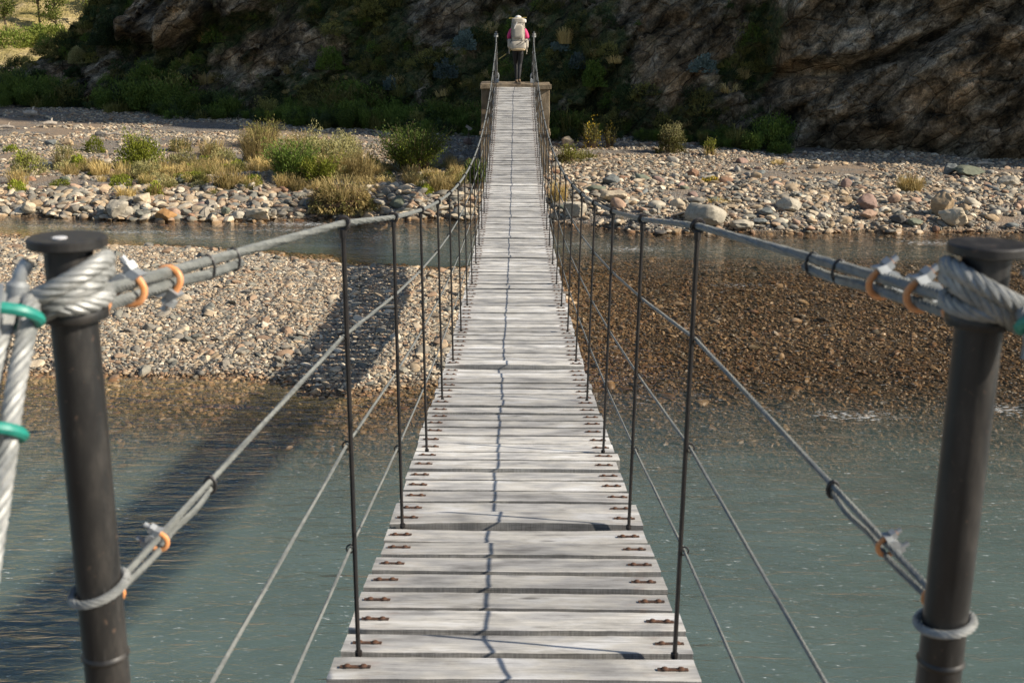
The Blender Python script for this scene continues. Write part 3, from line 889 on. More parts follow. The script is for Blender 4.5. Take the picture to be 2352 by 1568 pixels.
# boulders one can single out: x0, x1, base y in the photograph, height/width, tint, angular, label
PAL = {'pale grey': (.50, .48, .43), 'cream': (.62, .55, .44), 'grey': (.30, .30, .29), 'blue-grey': (.20, .23, .25), 'greenish': (.19, .22, .18), 'reddish': (.34, .21, .15),
       'pinkish': (.46, .33, .26), 'tan': (.42, .33, .23), 'dark grey': (.13, .13, .135), 'orange-brown': (.44, .26, .12), 'mauve': (.33, .24, .22)}
BOULD = [
 (1578, 1676, 538, .50, 'pale grey', .25, 'big rounded pale grey boulder at the water edge right of the bridge', 3),
 (1673, 1733, 543, .42, 'pale grey', .55, 'pale low boulder in the water just right of the biggest boulder', 4),
 (1500, 1536, 549, .35, 'dark grey', .7, 'dark wet rock in the river, leftmost before the biggest boulder', 2),
 (1536, 1568, 546, .45, 'tan', .7, 'tan wet rock in the river touching the biggest boulder on its left', 2),
 (1786, 1846, 490, .50, 'pale grey', .45, 'pale veined boulder on the stones up right of the biggest boulder', 3),
 (1383, 1426, 426, .55, 'blue-grey', .6, 'blue-grey boulder on the right bank, nearest to the pier', 3),
 (1346, 1393, 444, .35, 'greenish', .5, 'flat greenish slab in front of the blue-grey boulder by the pier', 2),
 (1384, 1448, 468, .42, 'cream', .8, 'cream angular block on the right bank beside the bridge cables', 3),
 (1298, 1352, 505, .60, 'pale grey', .6, 'large pale angular rock at the shoreline close to the bridge hangers', 3),
 (1578, 1609, 407, .60, 'reddish', .6, 'reddish angular rock alone mid-way up the right bank', 2),
 (1931, 1959, 434, .80, 'mauve', .2, 'round mauve cobble standing out on the right bank', 2),
 (1973, 2027, 481, .60, 'mauve', .75, 'brownish angular boulder left of the pink round stone', 3),
 (2042, 2070, 468, .75, 'pinkish', .2, 'round pink stone between the brown boulder and the upright rock', 2),
 (2146, 2198, 503, 1.05, 'tan', .85, 'tall tan rock standing upright on the right shore', 3),
 (2166, 2232, 532, .62, 'cream', .6, 'pale pitted boulder at the water in front of the upright tan rock', 3),
 (2166, 2200, 403, .75, 'blue-grey', .75, 'blue-grey pointed boulder high on the right bank', 2),
 (2200, 2276, 406, .28, 'greenish', .7, 'long dark slab lying right of the pointed blue-grey boulder', 2),
 (2300, 2350, 431, .50, 'pale grey', .5, 'pale boulder on the bank at the right edge of the picture', 2),
 (1744, 1778, 499, .55, 'blue-grey', .4, 'dark blue-green cobble left below the pale veined boulder', 2),
 (1976, 2018, 506, .45, 'pinkish', .6, 'pinkish flat stone below the brownish angular boulder', 2),
 (2048, 2088, 518, .50, 'dark grey', .6, 'dark boulder left of the foot of the upright tan rock', 2),
 (2084, 2120, 523, .42, 'greenish', .6, 'low greenish rock touching the water by the dark boulder', 2),
 (1725, 1765, 522, .35, 'blue-grey', .6, 'thin blue-grey slab at the shore between pale boulders', 2),
 (2128, 2158, 573, .45, 'dark grey', .6, 'dark rock breaking the river surface near the right bridge post', 2),
 (240, 290, 513, .80, 'pale grey', .9, 'square pale block at the left waterline', 3),
 (281, 305, 506, 1.1, 'pale grey', .7, 'narrow grey stone leaning on the square pale block', 2),
 (354, 406, 524, .55, 'orange-brown', .9, 'orange-brown jagged rock in the water at the left shore', 3),
 (560, 619, 522, .45, 'cream', .8, 'pale wedge-shaped slab in the river by the left shore', 3),
 (44, 80, 500, .75, 'cream', .3, 'smooth pale boulder near the left edge of the shore', 2),
 (64, 96, 484, .60, 'tan', .5, 'tan boulder behind the smooth pale one at far left', 2),
 (0, 24, 503, .9, 'pale grey', .5, 'pale rock cut by the left edge of the picture', 2),
 (304, 346, 474, .62, 'cream', .75, 'cream angular boulder above the square pale block', 3),
 (375, 416, 505, .45, 'pinkish', .5, 'pinkish long stone above the orange-brown jagged rock', 2),
 (529, 562, 513, .55, 'pale grey', .7, 'grey angular stone just left of the pale wedge slab', 2),
 (582, 608, 500, .75, 'cream', .3, 'round cream stone behind the pale wedge slab', 2),
 (894, 934, 483, .62, 'greenish', .7, 'leaning greenish slab on the left shore near the bridge', 3),
 (852, 884, 480, .55, 'pale grey', .5, 'pale stone left of the leaning greenish slab', 2),
 (1036, 1072, 502, .60, 'pale grey', .6, 'pale rock at the shoreline just left of the bridge deck', 2),
 (505, 528, 498, .75, 'greenish', .4, 'greenish egg-shaped stone in the left shoreline row', 2),
 (215, 240, 500, .9, 'grey', .7, 'grey pointed stone left of the square pale block', 2),
 (457, 481, 334, .85, 'cream', .9, 'white pointed rock among the grass on the left bank', 2),
 (406, 436, 258, 1.05, 'blue-grey', .7, 'upright grey boulder in shade at the foot of the cliff', 3),
 (710, 738, 296, .40, 'tan', .3, 'flat tan boulder at the edge of the cliff shadow', 2),
 (138, 168, 336, .55, 'tan', .5, 'rounded tan stone mid-way up the left bank', 2),
 (98, 124, 335, .5, 'blue-grey', .5, 'blue-grey stone left of the rounded tan one', 2),
 (216, 242, 316, .5, 'dark grey', .6, 'dark stone near the pale dry branch on the left bank', 2),
 (1214, 1236, 345, .8, 'reddish', .3, 'rust-coloured stone beside the pier foot', 2) if False else (1064, 1084, 334, .85, 'mauve', .4, 'brownish round stone against the left side of the pier', 2),
 (1290, 1318, 340, .9, 'cream', .8, 'whitish block of rubble beside the right side of the pier', 2),
 (1625, 1652, 316, .5, 'pale grey', .6, 'pale stone at the shadow edge right of the low shrub', 2),
 (1676, 1712, 318, .35, 'blue-grey', .6, 'flat blue-grey slab in the cliff shadow on the right bank', 2),
 (928, 948, 507, .6, 'dark grey', .3, 'small dark stone in the water under the left cables', 2),
 (1930, 1960, 470, .5, 'tan', .4, 'tan oval cobble left of the brownish angular boulder', 2),
]
BP = {}
for k, (x0, x1, yb, asp, tint, ang, lab, sub) in enumerate(BOULD):
    p, t = at((x0 + x1) / 2, yb)
    w = size_at(t, x1 - x0)
    ang = min(.95, ang + .2)
    me = stone_mesh('boulder', 300 + k, 4, 0.8, ang, 0.05 if ang < .5 else 0.08, 1.0)
    V = np.empty(len(me.vertices) * 3, dtype=np.float32); me.vertices.foreach_get('co', V); V = V.reshape(-1, 3)
    ext = V.max(0) - V.min(0)
    V = V / ext * np.array([w, w * 0.72, w * asp * 1.15]); V[:, 2] -= V[:, 2].min()
    me.vertices.foreach_set('co', V.astype(np.float32).ravel()); me.update()
    o = link('boulder', me, MSO, smooth=True)
    if ang > .4: me.set_sharp_from_angle(angle=R(24))
    o.location = (p.x, p.y + w * 0.36, float(ground(p.x, p.y + w * .36)) - w * asp * 0.14)
    o.rotation_euler = (0, 0, random.uniform(-.25, .25))
    c = PAL[tint]; f = random.uniform(.72, .9)
    o.color = (c[0] * f, c[1] * f, c[2] * f, 1)
    tag(o, lab, 'boulder')
    BP[k] = (o.location.x, o.location.y, lab)

# river cobbles: the 250 largest ones, each an object of its own
CM = [stone_mesh('cobble', 500 + k, 3, 0.62, [.55, .8, .95][k % 3], 0.07) for k in range(9)]
cols = ['pale grey', 'cream', 'grey', 'blue-grey', 'greenish', 'reddish', 'pinkish', 'tan', 'dark grey', 'mauve']
LM = [((-9.1, 27.6), 'the square pale block at the left waterline'), ((-8.2, 27.5), 'the orange-brown jagged rock'), ((-5.9, 27.6), 'the pale wedge slab'), ((-3.0, 28.3), 'the leaning greenish slab'),
      ((-1.2, 27.9), 'the bridge deck on the left shore'), ((-11.6, 28.4), 'the smooth pale boulder at far left'), ((-8.6, 32.5), 'the bright green round bush'), ((-2.6, 31.5), 'the dark upright bush'),
      ((-12.0, 32.5), 'the grey-brown scrub at left'), ((-5, 31), 'the sage mound'), ((4.4, 26.0), 'the biggest pale boulder'), ((6.2, 27.5), 'the pale veined boulder'), ((9.0, 26.6), 'the dark boulder'), ((9.4, 27.3), 'the upright tan rock'),
      ((2.4, 30.0), 'the blue-grey boulder by the pier'), ((1.6, 27.6), 'the large pale shoreline rock'), ((8.4, 30.0), 'the round mauve cobble'), ((5.2, 31.2), 'the reddish angular rock'), ((7.8, 28.2), 'the brownish angular boulder'),
      ((11.5, 31.0), 'the pointed blue-grey boulder'), ((12.0, 28.6), 'the pale boulder at the right edge'), ((1.9, 33.5), 'the pier foot'), ((-11, 36.5), 'the pale dry branch'), ((5, 35.5), 'the low shrub on the right bank')]
rg = np.random.default_rng(77)
zones = [(95, .8, 13.5, 0.05, 5.0), (85, -13, -0.8, 0.02, 1.9), (40, -14, -8, 1.5, 7.0), (30, .8, 14, 4.0, 9.0)]
placed = []
for (n, x0, x1, d0, d1) in zones:
    c = 0; tries = 0
    while c < n and tries < 4000:
        tries += 1
        x = rg.uniform(x0, x1); y = float(shore(x)) + d0 + (d1 - d0) * rg.uniform() ** 1.4
        if abs(x) > 0.44 * y: continue
        s = rg.uniform(.075, .16) if rg.uniform() < .85 else rg.uniform(.16, .23)
        if any((x - a) ** 2 + (y - b) ** 2 < (s + r) ** 2 * 0.9 for a, b, r in placed): continue
        if any((x - BP[k][0]) ** 2 + (y - BP[k][1]) ** 2 < (s + .25) ** 2 for k in BP): continue
        placed.append((x, y, s)); c += 1
        cn = cols[int(rg.choice(10, p=[.18, .14, .14, .08, .08, .06, .1, .14, .04, .04]))]
        o = bpy.data.objects.new('cobble', CM[int(rg.integers(9))]); COL.objects.link(o)
        if len(o.data.materials) == 0: o.data.materials.append(MSO)
        o.location = (x, y, float(ground(x, y)) + s * 0.18)
        o.scale = (s, s * rg.uniform(.8, 1), s * rg.uniform(.8, 1.15))
        o.rotation_euler = (rg.normal(0, .2), rg.normal(0, .2), rg.uniform(0, 6.28))
        f = rg.uniform(.65, 1.0); cc = PAL[cn]; o.color = (cc[0] * f, cc[1] * f, cc[2] * f, 1)
        (lx, ly), ln = min(LM, key=lambda L: (L[0][0] - x) ** 2 + (L[0][1] - y) ** 2)
        side = ('left of' if x < lx else 'right of') if abs(x - lx) > abs(y - ly) else ('behind' if y > ly else 'in front of')
        size = 'large' if s > .16 else ('mid-sized' if s > .12 else 'small')
        tag(o, f'{size} {cn} cobble {side} {ln}', 'cobble', 'cobbles lying on the far river banks')
# ------------------------------------------------------------------ plants
def quads(C, D, L, W, rg):
    """rhombic leaves: centres, directions, lengths, widths"""
    n = len(C)
    D = D / np.maximum(np.linalg.norm(D, axis=1)[:, None], 1e-6)
    S = np.cross(D, rg.normal(size=(n, 3))); S /= np.maximum(np.linalg.norm(S, axis=1)[:, None], 1e-6)
    L = np.broadcast_to(L, (n,))[:, None]; W = np.broadcast_to(W, (n,))[:, None]
    a = C - D * L * .5; b = C + S * W * .5; c = C + D * L * .5; d = C - S * W * .5
    return np.stack([a, b, c, d], 1).reshape(-1, 3)
def leaf_mesh(name, V, tint, mat):
    F = np.arange(len(V)).reshape(-1, 4)
    me = bpy.data.meshes.new(name)
    V = V.astype(np.float32)
    me.vertices.add(len(V)); me.vertices.foreach_set('co', V.ravel())
    me.loops.add(len(V)); me.loops.foreach_set('vertex_index', F.ravel().astype(np.int32))
    me.polygons.add(len(F)); me.polygons.foreach_set('loop_start', np.arange(0, len(V), 4, dtype=np.int32))
    me.update(calc_edges=True)
    a = me.attributes.new('tint', 'FLOAT', 'POINT'); a.data.foreach_set('value', np.repeat(np.clip(tint, 0, 1), 4).astype(np.float32))
    me.materials.append(mat)
    return me
def mound(seed, n, rx, ry, h, leaf, lumps=.30, up=.5, thick=.35):
    """leaves through the outer volume of a lumpy dome standing on the ground"""
    rg = np.random.default_rng(seed)
    d = rg.normal(size=(n, 3)); d[:, 2] = np.abs(d[:, 2]) * 1.05 - .08
    d /= np.linalg.norm(d, axis=1)[:, None]
    lump = 1 + lumps * fbm(d[:, 0] * 2.2 + seed, d[:, 1] * 2.2, d[:, 2] * 2.2, 3, seed) + .12 * fbm(d[:, 0] * 7 + seed, d[:, 1] * 7, d[:, 2] * 7, 2, seed)
    r = (1 - thick * rg.uniform(0, 1, n) ** 1.6) * lump
    C = d * r[:, None] * np.array([rx, ry, h])
    C[:, 2] = np.maximum(C[:, 2], .01)
    gap = fbm(C[:, 0] * 3.0 / rx + seed, C[:, 1] * 3.0 / rx, C[:, 2] * 3.0 / rx, 2, seed + 3)
    k = gap > -.45
    C, d = C[k], d[k]
    D = d + np.array([0, 0, up]) + rg.normal(size=C.shape) * .55
    s = leaf * rg.uniform(.7, 1.4, len(C))
    tint = .45 + .28 * fbm(C[:, 0] * 4, C[:, 1] * 4, C[:, 2] * 4, 2, seed + 9) + rg.normal(0, .16, len(C))
    return quads(C, D, s, s * .45, rg), tint
def upright(seed, nst, per, rad, h, leaf, spread=.5):
    """leafy stems rising and leaning outwards; returns leaves, tint, stems"""
    rg = np.random.default_rng(seed)
    LV, TT = [], []
    st = MB()
    for i in range(nst):
        a = rg.uniform(0, 6.283); rr = rad * .35 * math.sqrt(rg.uniform())
        b = np.array([rr * math.cos(a), rr * math.sin(a), 0.0])
        hh = h * rg.uniform(.55, 1.05)
        lean = rad * spread * rg.uniform(.2, 1.25)
        tip = b + np.array([lean * math.cos(a + rg.normal(0, .5)), lean * math.sin(a + rg.normal(0, .5)), hh])
        mid = (b + tip) / 2 + np.array([0, 0, hh * .12])
        st.tube([tuple(b), tuple(mid), tuple(tip)], [.010, .007, .003], 3, 0, False)
        for br in range(3):
            t = rg.uniform(.3, .95, per // 3)
            P = (1 - t)[:, None] ** 2 * b + 2 * ((1 - t) * t)[:, None] * mid + (t ** 2)[:, None] * tip
            o = rg.normal(size=(len(t), 3)) * rad * .11
            C = P + o
            D = (tip - b) / hh + rg.normal(size=C.shape) * .6
            LV.append(quads(C, D, leaf * rg.uniform(.7, 1.3, len(C)), leaf * .30, rg))
            TT.append(rg.normal(.5, .2, len(C)) + rg.normal(0, .1))
    V = np.concatenate(LV); V[:, 2] = np.maximum(V[:, 2], 0)
    return V, np.concatenate(TT), st
def grass(seed, n, rad, h, wid=.012, droop=.5):
    rg = np.random.default_rng(seed)
    a = rg.uniform(0, 6.283, n); r = rad * .7 * np.sqrt(rg.uniform(0, 1, n))
    b = np.stack([r * np.cos(a), r * np.sin(a), 0 * r], -1)
    a2 = a + rg.normal(0, .7, n); hh = h * rg.uniform(.3, 1.05, n) * (1.05 - .45 * r / rad); out = rad * rg.uniform(.1, .95, n)
    d = np.stack([np.cos(a2), np.sin(a2), 0 * a2], -1)
    s = np.stack([-np.sin(a2 + rg.normal(0, .8, n)), np.cos(a2), 0 * a2], -1) * wid * .5
    p0 = b; p1 = b + d * (out * .25)[:, None]; p1[:, 2] += hh * .55
    p2 = b + d * (out * .62)[:, None]; p2[:, 2] += hh * .92
    p3 = b + d * out[:, None]; p3[:, 2] += hh * (1.0 - droop * rg.uniform(0, .6, n))
    q1 = np.stack([p0 - s, p0 + s, p1 + s * .9, p1 - s * .9], 1)
    q2 = np.stack([p1 - s * .9, p1 + s * .9, p2 + s * .7, p2 - s * .7], 1)
    q3 = np.stack([p2 - s * .7, p2 + s * .7, p3 + s * .15, p3 - s * .15], 1)
    V = np.stack([q1, q2, q3], 1).reshape(-1, 3)
    return V, np.repeat(rg.normal(.5, .22, n), 3)

# ---- the scrub and undergrowth of the shaded slope: nobody could count it
SCRUB = bpy.data.collections.new('scrub_shapes'); UNDER = bpy.data.collections.new('undergrowth_shapes')
def proto(coll, V, T, m):
    me = leaf_mesh('scrub_shape', V, T, m); coll.objects.link(bpy.data.objects.new('scrub_shape', me))
for k, m in enumerate((L_DARK, L_WILLOW, L_OLIVE, L_OLIVE, L_DARK)):
    V, T = mound(700 + k, 900, .55, .5, .6, .085, .4); proto(SCRUB, V, T, m)
for k in range(3):
    V, T = grass(720 + k, 150, .5, .55, .026, .8); proto(SCRUB, V, T, (L_OLIVE, L_OLIVE, L_DRY)[k])
for k, m in enumerate((L_WILLOW, L_WILLOW, L_WILLOW, L_DARK, L_OLIVE, L_WILLOW)):
    V, T, s = upright(740 + k, 34, 48, .75, 1.15, .12); proto(UNDER, V, T, m)
V, T = mound(760, 1200, .8, .7, .75, .10, .4); proto(UNDER, V, T, L_DARK)
V, T = mound(761, 1200, .8, .7, .75, .10, .4); proto(UNDER, V, T, L_WILLOW)
V, T = grass(762, 220, .7, .95, .03, .6); proto(UNDER, V, T, L_OLIVE)

rg = np.random.default_rng(88)
n = 9500
X = rg.uniform(-27, 18, n); q = rg.uniform(0, 7.5, n) * np.minimum(1, np.interp(X, TOPX, TOPZ) / 7.5)
y, z, v = cliff_surface(X, q, None)
keep = rg.uniform(0, 1, n) < np.clip((v - .40) * 1.4, 0, .9)
keep &= ~((X > 8.3) & (rg.uniform(0, 1, n) < .93))
X, y, z = X[keep], y[keep], z[keep]
sc_ = .24 + .62 * rg.uniform(0, 1, len(X)) ** 2.2
scatter('hillside_scrub', np.stack([X, y + .05, z - .08 * sc_], -1), sc_[:, None] * rg.uniform(.8, 1.2, (len(X), 3)), np.stack([rg.normal(.25, .15, len(X)), rg.normal(0, .2, len(X)), rg.uniform(0, 6.28, len(X))], -1),
        SCRUB, 'low scrub and tufts of grass growing over the shaded rock slope', 'scrub')
n = 900
X = rg.uniform(-28, 8.6, n); off = rg.uniform(-2.6, .7, n)
dens = np.interp(X, [-28, -14, -10.5, -8, 0, 8.6], [.8, .8, .8, .9, 1, .8])
lim = np.interp(X, [-28, -13, -11, -8.5, -6, -2, 2, 8.6], [-2.6, -2.0, -1.1, -2.3, -2.5, -2.7, -1.9, -1.0])
keep = (off > lim + .8 * fbm(X * .4, 0, 0, 2, 331)) & (rg.uniform(0, 1, n) < dens) & (fbm(X * .55, off * .6, 0, 2, 332) > -.6)
X, off = X[keep], off[keep]; y = cliff_base(X) + off
sz = (.45 + .62 * rg.uniform(0, 1, len(X))) * (1 + .45 * fbm(X * .35, off * .2, 0, 2, 333)); sz *= np.interp(X, [2, 4], [1, .72]); sz *= np.interp(off, [-2.6, -1.0, .7], [.55, 1.0, 1.1])
scatter('undergrowth', np.stack([X, y, ground(X, y) - .03], -1), sz[:, None] * rg.uniform(.85, 1.15, (len(X), 3)), np.stack([0 * X, 0 * X, rg.uniform(0, 6.28, len(X))], -1),
        UNDER, 'dense green undergrowth in shade along the foot of the cliff', 'undergrowth')

# ---- single plants
def plant(name, label, cat, p, rz, comps, group=None):
    """comps: list of (part name, kind, args, material, (dx, dy, dz))"""
    root = empty(name, p, rz)
    tag(root, label, cat, group)
    for (pn, kind, args, m, off) in comps:
        if kind == 'mound': V, T = mound(*args)
        elif kind == 'grass': V, T = grass(*args)
        else:
            V, T, st = upright(*args)
            s = st.build('stems', MTWIG, root, False); s.location = off
        o = link(pn, leaf_mesh(pn, V, T, m), m, root); o.location = off
    return root
def pxm(x, yb, wpx):
    p, t = at(x, yb); return p, wpx * t / FPX
sd_ = [900]
def S():
    sd_[0] += 7; return sd_[0]
def mnd(w, h, m, n=3200, leaf=.055, off=(0, 0, 0), up=.5, nm='foliage', lumps=.3):
    return (nm, 'mound', (S(), n, w / 2, w / 2 * .8, h, leaf, lumps, up), m, off)
def upr(w, h, m, nst=60, per=60, leaf=.07, off=(0, 0, 0), spread=.5, nm='foliage'):
    return (nm, 'upright', (S(), nst, per, w / 2, h, leaf, spread), m, off)
def grs(w, h, m, n=260, off=(0, 0, 0), wid=.014, nm='blades', droop=.5):
    return (nm, 'grass', (S(), n, w / 2, h, wid, droop), m, off)
def put(name, label, cat, x, yb, wpx, f, group=None, push=.35):
    p, w = pxm(x, yb, wpx * 1.18)
    p = Vector((p.x, p.y + w * push, float(ground(p.x, p.y + w * push)) - .02))
    return plant(name, label, cat, p, random.uniform(0, 6), f(w), group)
put('shrub', 'bright green rounded shrub on the left gravel bank', 'shrub', 312, 398, 92, lambda w: [mnd(w, w * .75, L_GREEN, 4200, .06), upr(w * .9, w * .85, L_GREEN, 40, 40, .06)])
put('shrub', 'low pale grey-green cushion in front of the bright green rounded shrub', 'shrub', 328, 412, 84, lambda w: [mnd(w, w * .42, L_SAGE, 2600, .05)])
put('shrub', 'small dark green bush alone on the left gravel bank', 'shrub', 211, 352, 46, lambda w: [mnd(w, w * .6, L_GREEN, 1800, .05)])
put('shrub', 'grey-brown twiggy scrub with a green edge on the left bank', 'shrub', 142, 390, 62, lambda w: [mnd(w, w * .75, L_SAGE, 2200, .05), grs(w, w * .85, L_DRY, 150)])
put('shrub', 'green sprawling bush at the right foot of the twiggy scrub', 'shrub', 178, 392, 38, lambda w: [mnd(w, w * .8, L_GREEN, 1500, .05)])
put('shrub', 'pale green bush near the left edge of the picture', 'shrub', 56, 405, 68, lambda w: [mnd(w, w * .7, L_SAGE, 2200, .055), upr(w, w * .8, L_GREEN, 24, 36, .06)])
put('grass_tuft', 'yellow dry grass below the pale green bush at the left edge', 'grass tuft', 34, 430, 50, lambda w: [grs(w, w * .9, L_DRY, 200)])
put('shrub', 'small bright green plant under the dry grass at the left edge', 'shrub', 34, 443, 36, lambda w: [mnd(w, w * .6, L_GREEN, 1000, .045)])
put('shrub', 'tiny green bush on the stones at the far left', 'shrub', 20, 350, 28, lambda w: [mnd(w, w * .5, L_GREEN, 800, .045)])
put('grass_tuft', 'tall yellow grass clump left of the big sage mound', 'grass tuft', 588, 375, 86, lambda w: [grs(w, w * .95, L_DRY, 520), upr(w * 1.0, w * .9, L_OLIVE, 26, 36, .07)])
put('shrub', 'olive green upright shrub above the tall yellow grass clump', 'shrub', 600, 342, 84, lambda w: [upr(w, w * .62, L_OLIVE, 46, 50, .07), grs(w, w * .6, L_DRY, 200)])
put('grass_tuft', 'sparse reddish-brown stalks behind the big sage mound', 'grass tuft', 690, 350, 100, lambda w: [grs(w, w * .5, L_DRY, 220, wid=.012), mnd(w * .9, w * .3, L_OLIVE, 1400, .055)])
put('shrub', 'big grey-green sage mound in the middle of the left bank', 'shrub', 756, 412, 150, lambda w: [mnd(w, w * .52, L_SAGE, 9000, .055, lumps=.35), grs(w * .9, w * .5, L_DRY, 160)])
put('shrub', 'dark green spreading shrub at the left foot of the big sage mound', 'shrub', 668, 420, 100, lambda w: [upr(w, w * .72, L_WILLOW, 80, 60, .075, spread=.9), mnd(w * .9, w * .5, L_WILLOW, 2600, .06)])
put('shrub', 'bright lime green shoots in front of the big sage mound', 'shrub', 732, 434, 76, lambda w: [upr(w, w * .75, L_GREEN, 56, 50, .08, spread=.8)])
put('grass_tuft', 'golden grass clump at the right foot of the big sage mound', 'grass tuft', 826, 418, 66, lambda w: [grs(w, w * 1.0, L_DRY, 420)])
put('shrub', 'yellow-green bush between golden grass and the dark upright bush', 'shrub', 846, 400, 44, lambda w: [mnd(w, w * .8, L_GREEN, 1500, .055)])
put('shrub', 'grey shrub behind the top right of the sage mound', 'shrub', 800, 362, 60, lambda w: [mnd(w, w * .8, L_SAGE, 2000, .055)])
put('shrub', 'tall dark green upright bush left of the bridge cables', 'shrub', 944, 402, 128, lambda w: [upr(w, w * .72, L_WILLOW, 120, 75, .075, spread=.85), upr(w * .8, w * .55, L_GREEN, 50, 50, .07, spread=.9)])
put('shrub', 'rounded sage cushion right of the bright green shrub', 'shrub', 420, 390, 62, lambda w: [mnd(w, w * .5, L_SAGE, 1900, .05), grs(w, w * .6, L_DRY, 90)])
put('shrub', 'grey-green cushion left of the tall yellow grass', 'shrub', 510, 382, 58, lambda w: [mnd(w, w * .6, L_SAGE, 1900, .05)])
put('shrub', 'olive tuft behind the rounded sage cushion', 'shrub', 408, 350, 48, lambda w: [mnd(w, w * .6, L_OLIVE, 1300, .05), grs(w, w * .7, L_DRY, 90)])
put('grass_tuft', 'thin dry grass behind the grey-green cushion', 'grass tuft', 480, 362, 66, lambda w: [grs(w, w * .65, L_DRY, 260), mnd(w * .6, w * .4, L_OLIVE, 900, .05)])
put('grass_tuft', 'yellow grass clump beside the bare sand patch on the left bank', 'grass tuft', 516, 440, 64, lambda w: [grs(w, w * .9, L_DRY, 320), mnd(w * .8, w * .35, L_OLIVE, 1000, .05)])
put('shrub', 'low green plant left of the yellow grass by the sand', 'shrub', 458, 424, 40, lambda w: [mnd(w, w * .5, L_OLIVE, 900, .05)])
put('grass_tuft', 'dry tawny grass tuft nearest the water on the left', 'grass tuft', 285, 462, 44, lambda w: [grs(w, w * .75, L_DRY, 260)])
put('grass_tuft', 'green and yellow tuft right of the cream angular boulder', 'grass tuft', 352, 456, 40, lambda w: [grs(w, w * .9, L_DRY, 200), mnd(w * .9, w * .7, L_GREEN, 900, .05)])
put('grass_tuft', 'golden grass tuft left of the bridge near the shoreline', 'grass tuft', 1006, 446, 56, lambda w: [grs(w, w * .75, L_DRY, 420, droop=.8), mnd(w * .6, w * .4, L_OLIVE, 500, .05)])
put('shrub', 'small lime green plant at the foot of the golden tuft by the bridge', 'shrub', 980, 446, 26, lambda w: [mnd(w, w * .7, L_GREEN, 700, .045)])
put('plant', 'single yellow-green sprig standing at the shadow edge on the left', 'plant', 616, 287, 22, lambda w: [upr(w, w * 1.4, L_GREEN, 9, 16, .09)])
put('shrub', 'dense dark bush under the bridge deck at its left edge', 'shrub', 1096, 440, 60, lambda w: [upr(w, w * 1.0, L_WILLOW, 60, 50, .07)])
put('shrub', 'rounded olive shrub alone on the right bank near the cliff shadow', 'shrub', 1544, 353, 64, lambda w: [mnd(w, w * .72, L_OLIVE, 3000, .055), upr(w, w * .95, L_SAGE, 34, 40, .06)])
put('plant', 'tall yellow-flowering stalks right of the pier', 'plant', 1360, 344, 46, lambda w: [upr(w, w * 1.15, L_OLIVE, 34, 30, .06, spread=.6), ('flowers', 'mound', (S(), 160, w * .4, w * .35, w * 1.15, .07, .3, .5, .12), L_YEL, (0, 0, 0))])
put('plant', 'second clump of yellow-flowering stalks, farther from the pier', 'plant', 1402, 342, 34, lambda w: [upr(w, w * 1.4, L_OLIVE, 26, 26, .06, spread=.6), ('flowers', 'mound', (S(), 90, w * .4, w * .35, w * 1.4, .07, .3, .5, .12), L_YEL, (0, 0, 0))])
put('plant', 'yellow-green leafy stalks right of the rounded olive shrub', 'plant', 1632, 359, 34, lambda w: [upr(w, w * 1.05, L_GREEN, 26, 26, .06), grs(w, w * .8, L_DRY, 70)])
put('plant', 'thin upright weed at the edge of the cliff shadow, right side', 'plant', 1747, 325, 20, lambda w: [upr(w, w * 1.5, L_SAGE, 12, 22, .06, spread=.4)])
put('plant', 'thin weed below the big cliff rock near the right edge', 'plant', 2243, 347, 22, lambda w: [upr(w, w * .95, L_SAGE, 12, 20, .06, spread=.4)])
put('plant', 'low yellow-flowering plant flat among the stones of the right bank', 'plant', 1633, 422, 40, lambda w: [mnd(w, w * .32, L_YEL, 380, .05), mnd(w, w * .28, L_OLIVE, 500, .05)])
put('grass_tuft', 'straw-coloured root clump on the right bank behind the brown boulder', 'grass tuft', 2096, 442, 58, lambda w: [grs(w, w * .7, L_DRY, 380, droop=1.0), mnd(w * .8, w * .4, L_DRY, 600, .06)])
put('grass_tuft', 'dry grass beside the right edge of the bridge deck at the shore', 'grass tuft', 1282, 470, 40, lambda w: [grs(w, w * 1.2, L_DRY, 380), mnd(w * .7, w * .5, L_GREEN, 600, .05)])
put('shrub', 'green weeds at the right foot of the pier', 'shrub', 1306, 376, 60, lambda w: [mnd(w, w * .4, L_OLIVE, 1500, .05), upr(w, w * .6, L_GREEN, 20, 30, .06)])
put('grass_tuft', 'sparse grass on the sandy ground right of the pier weeds', 'grass tuft', 1345, 368, 60, lambda w: [grs(w, w * .4, L_OLIVE, 160), mnd(w, w * .2, L_OLIVE, 500, .05)])
put('grass_tuft', 'short tawny tuft between the stones mid-way up the right bank', 'grass tuft', 1790, 380, 34, lambda w: [grs(w, w * .4, L_DRY, 130)])
put('grass_tuft', 'dry tuft right of the bridge just above the shoreline stones', 'grass tuft', 1652, 470, 44, lambda w: [grs(w, w * .3, L_DRY, 140, droop=.9)])

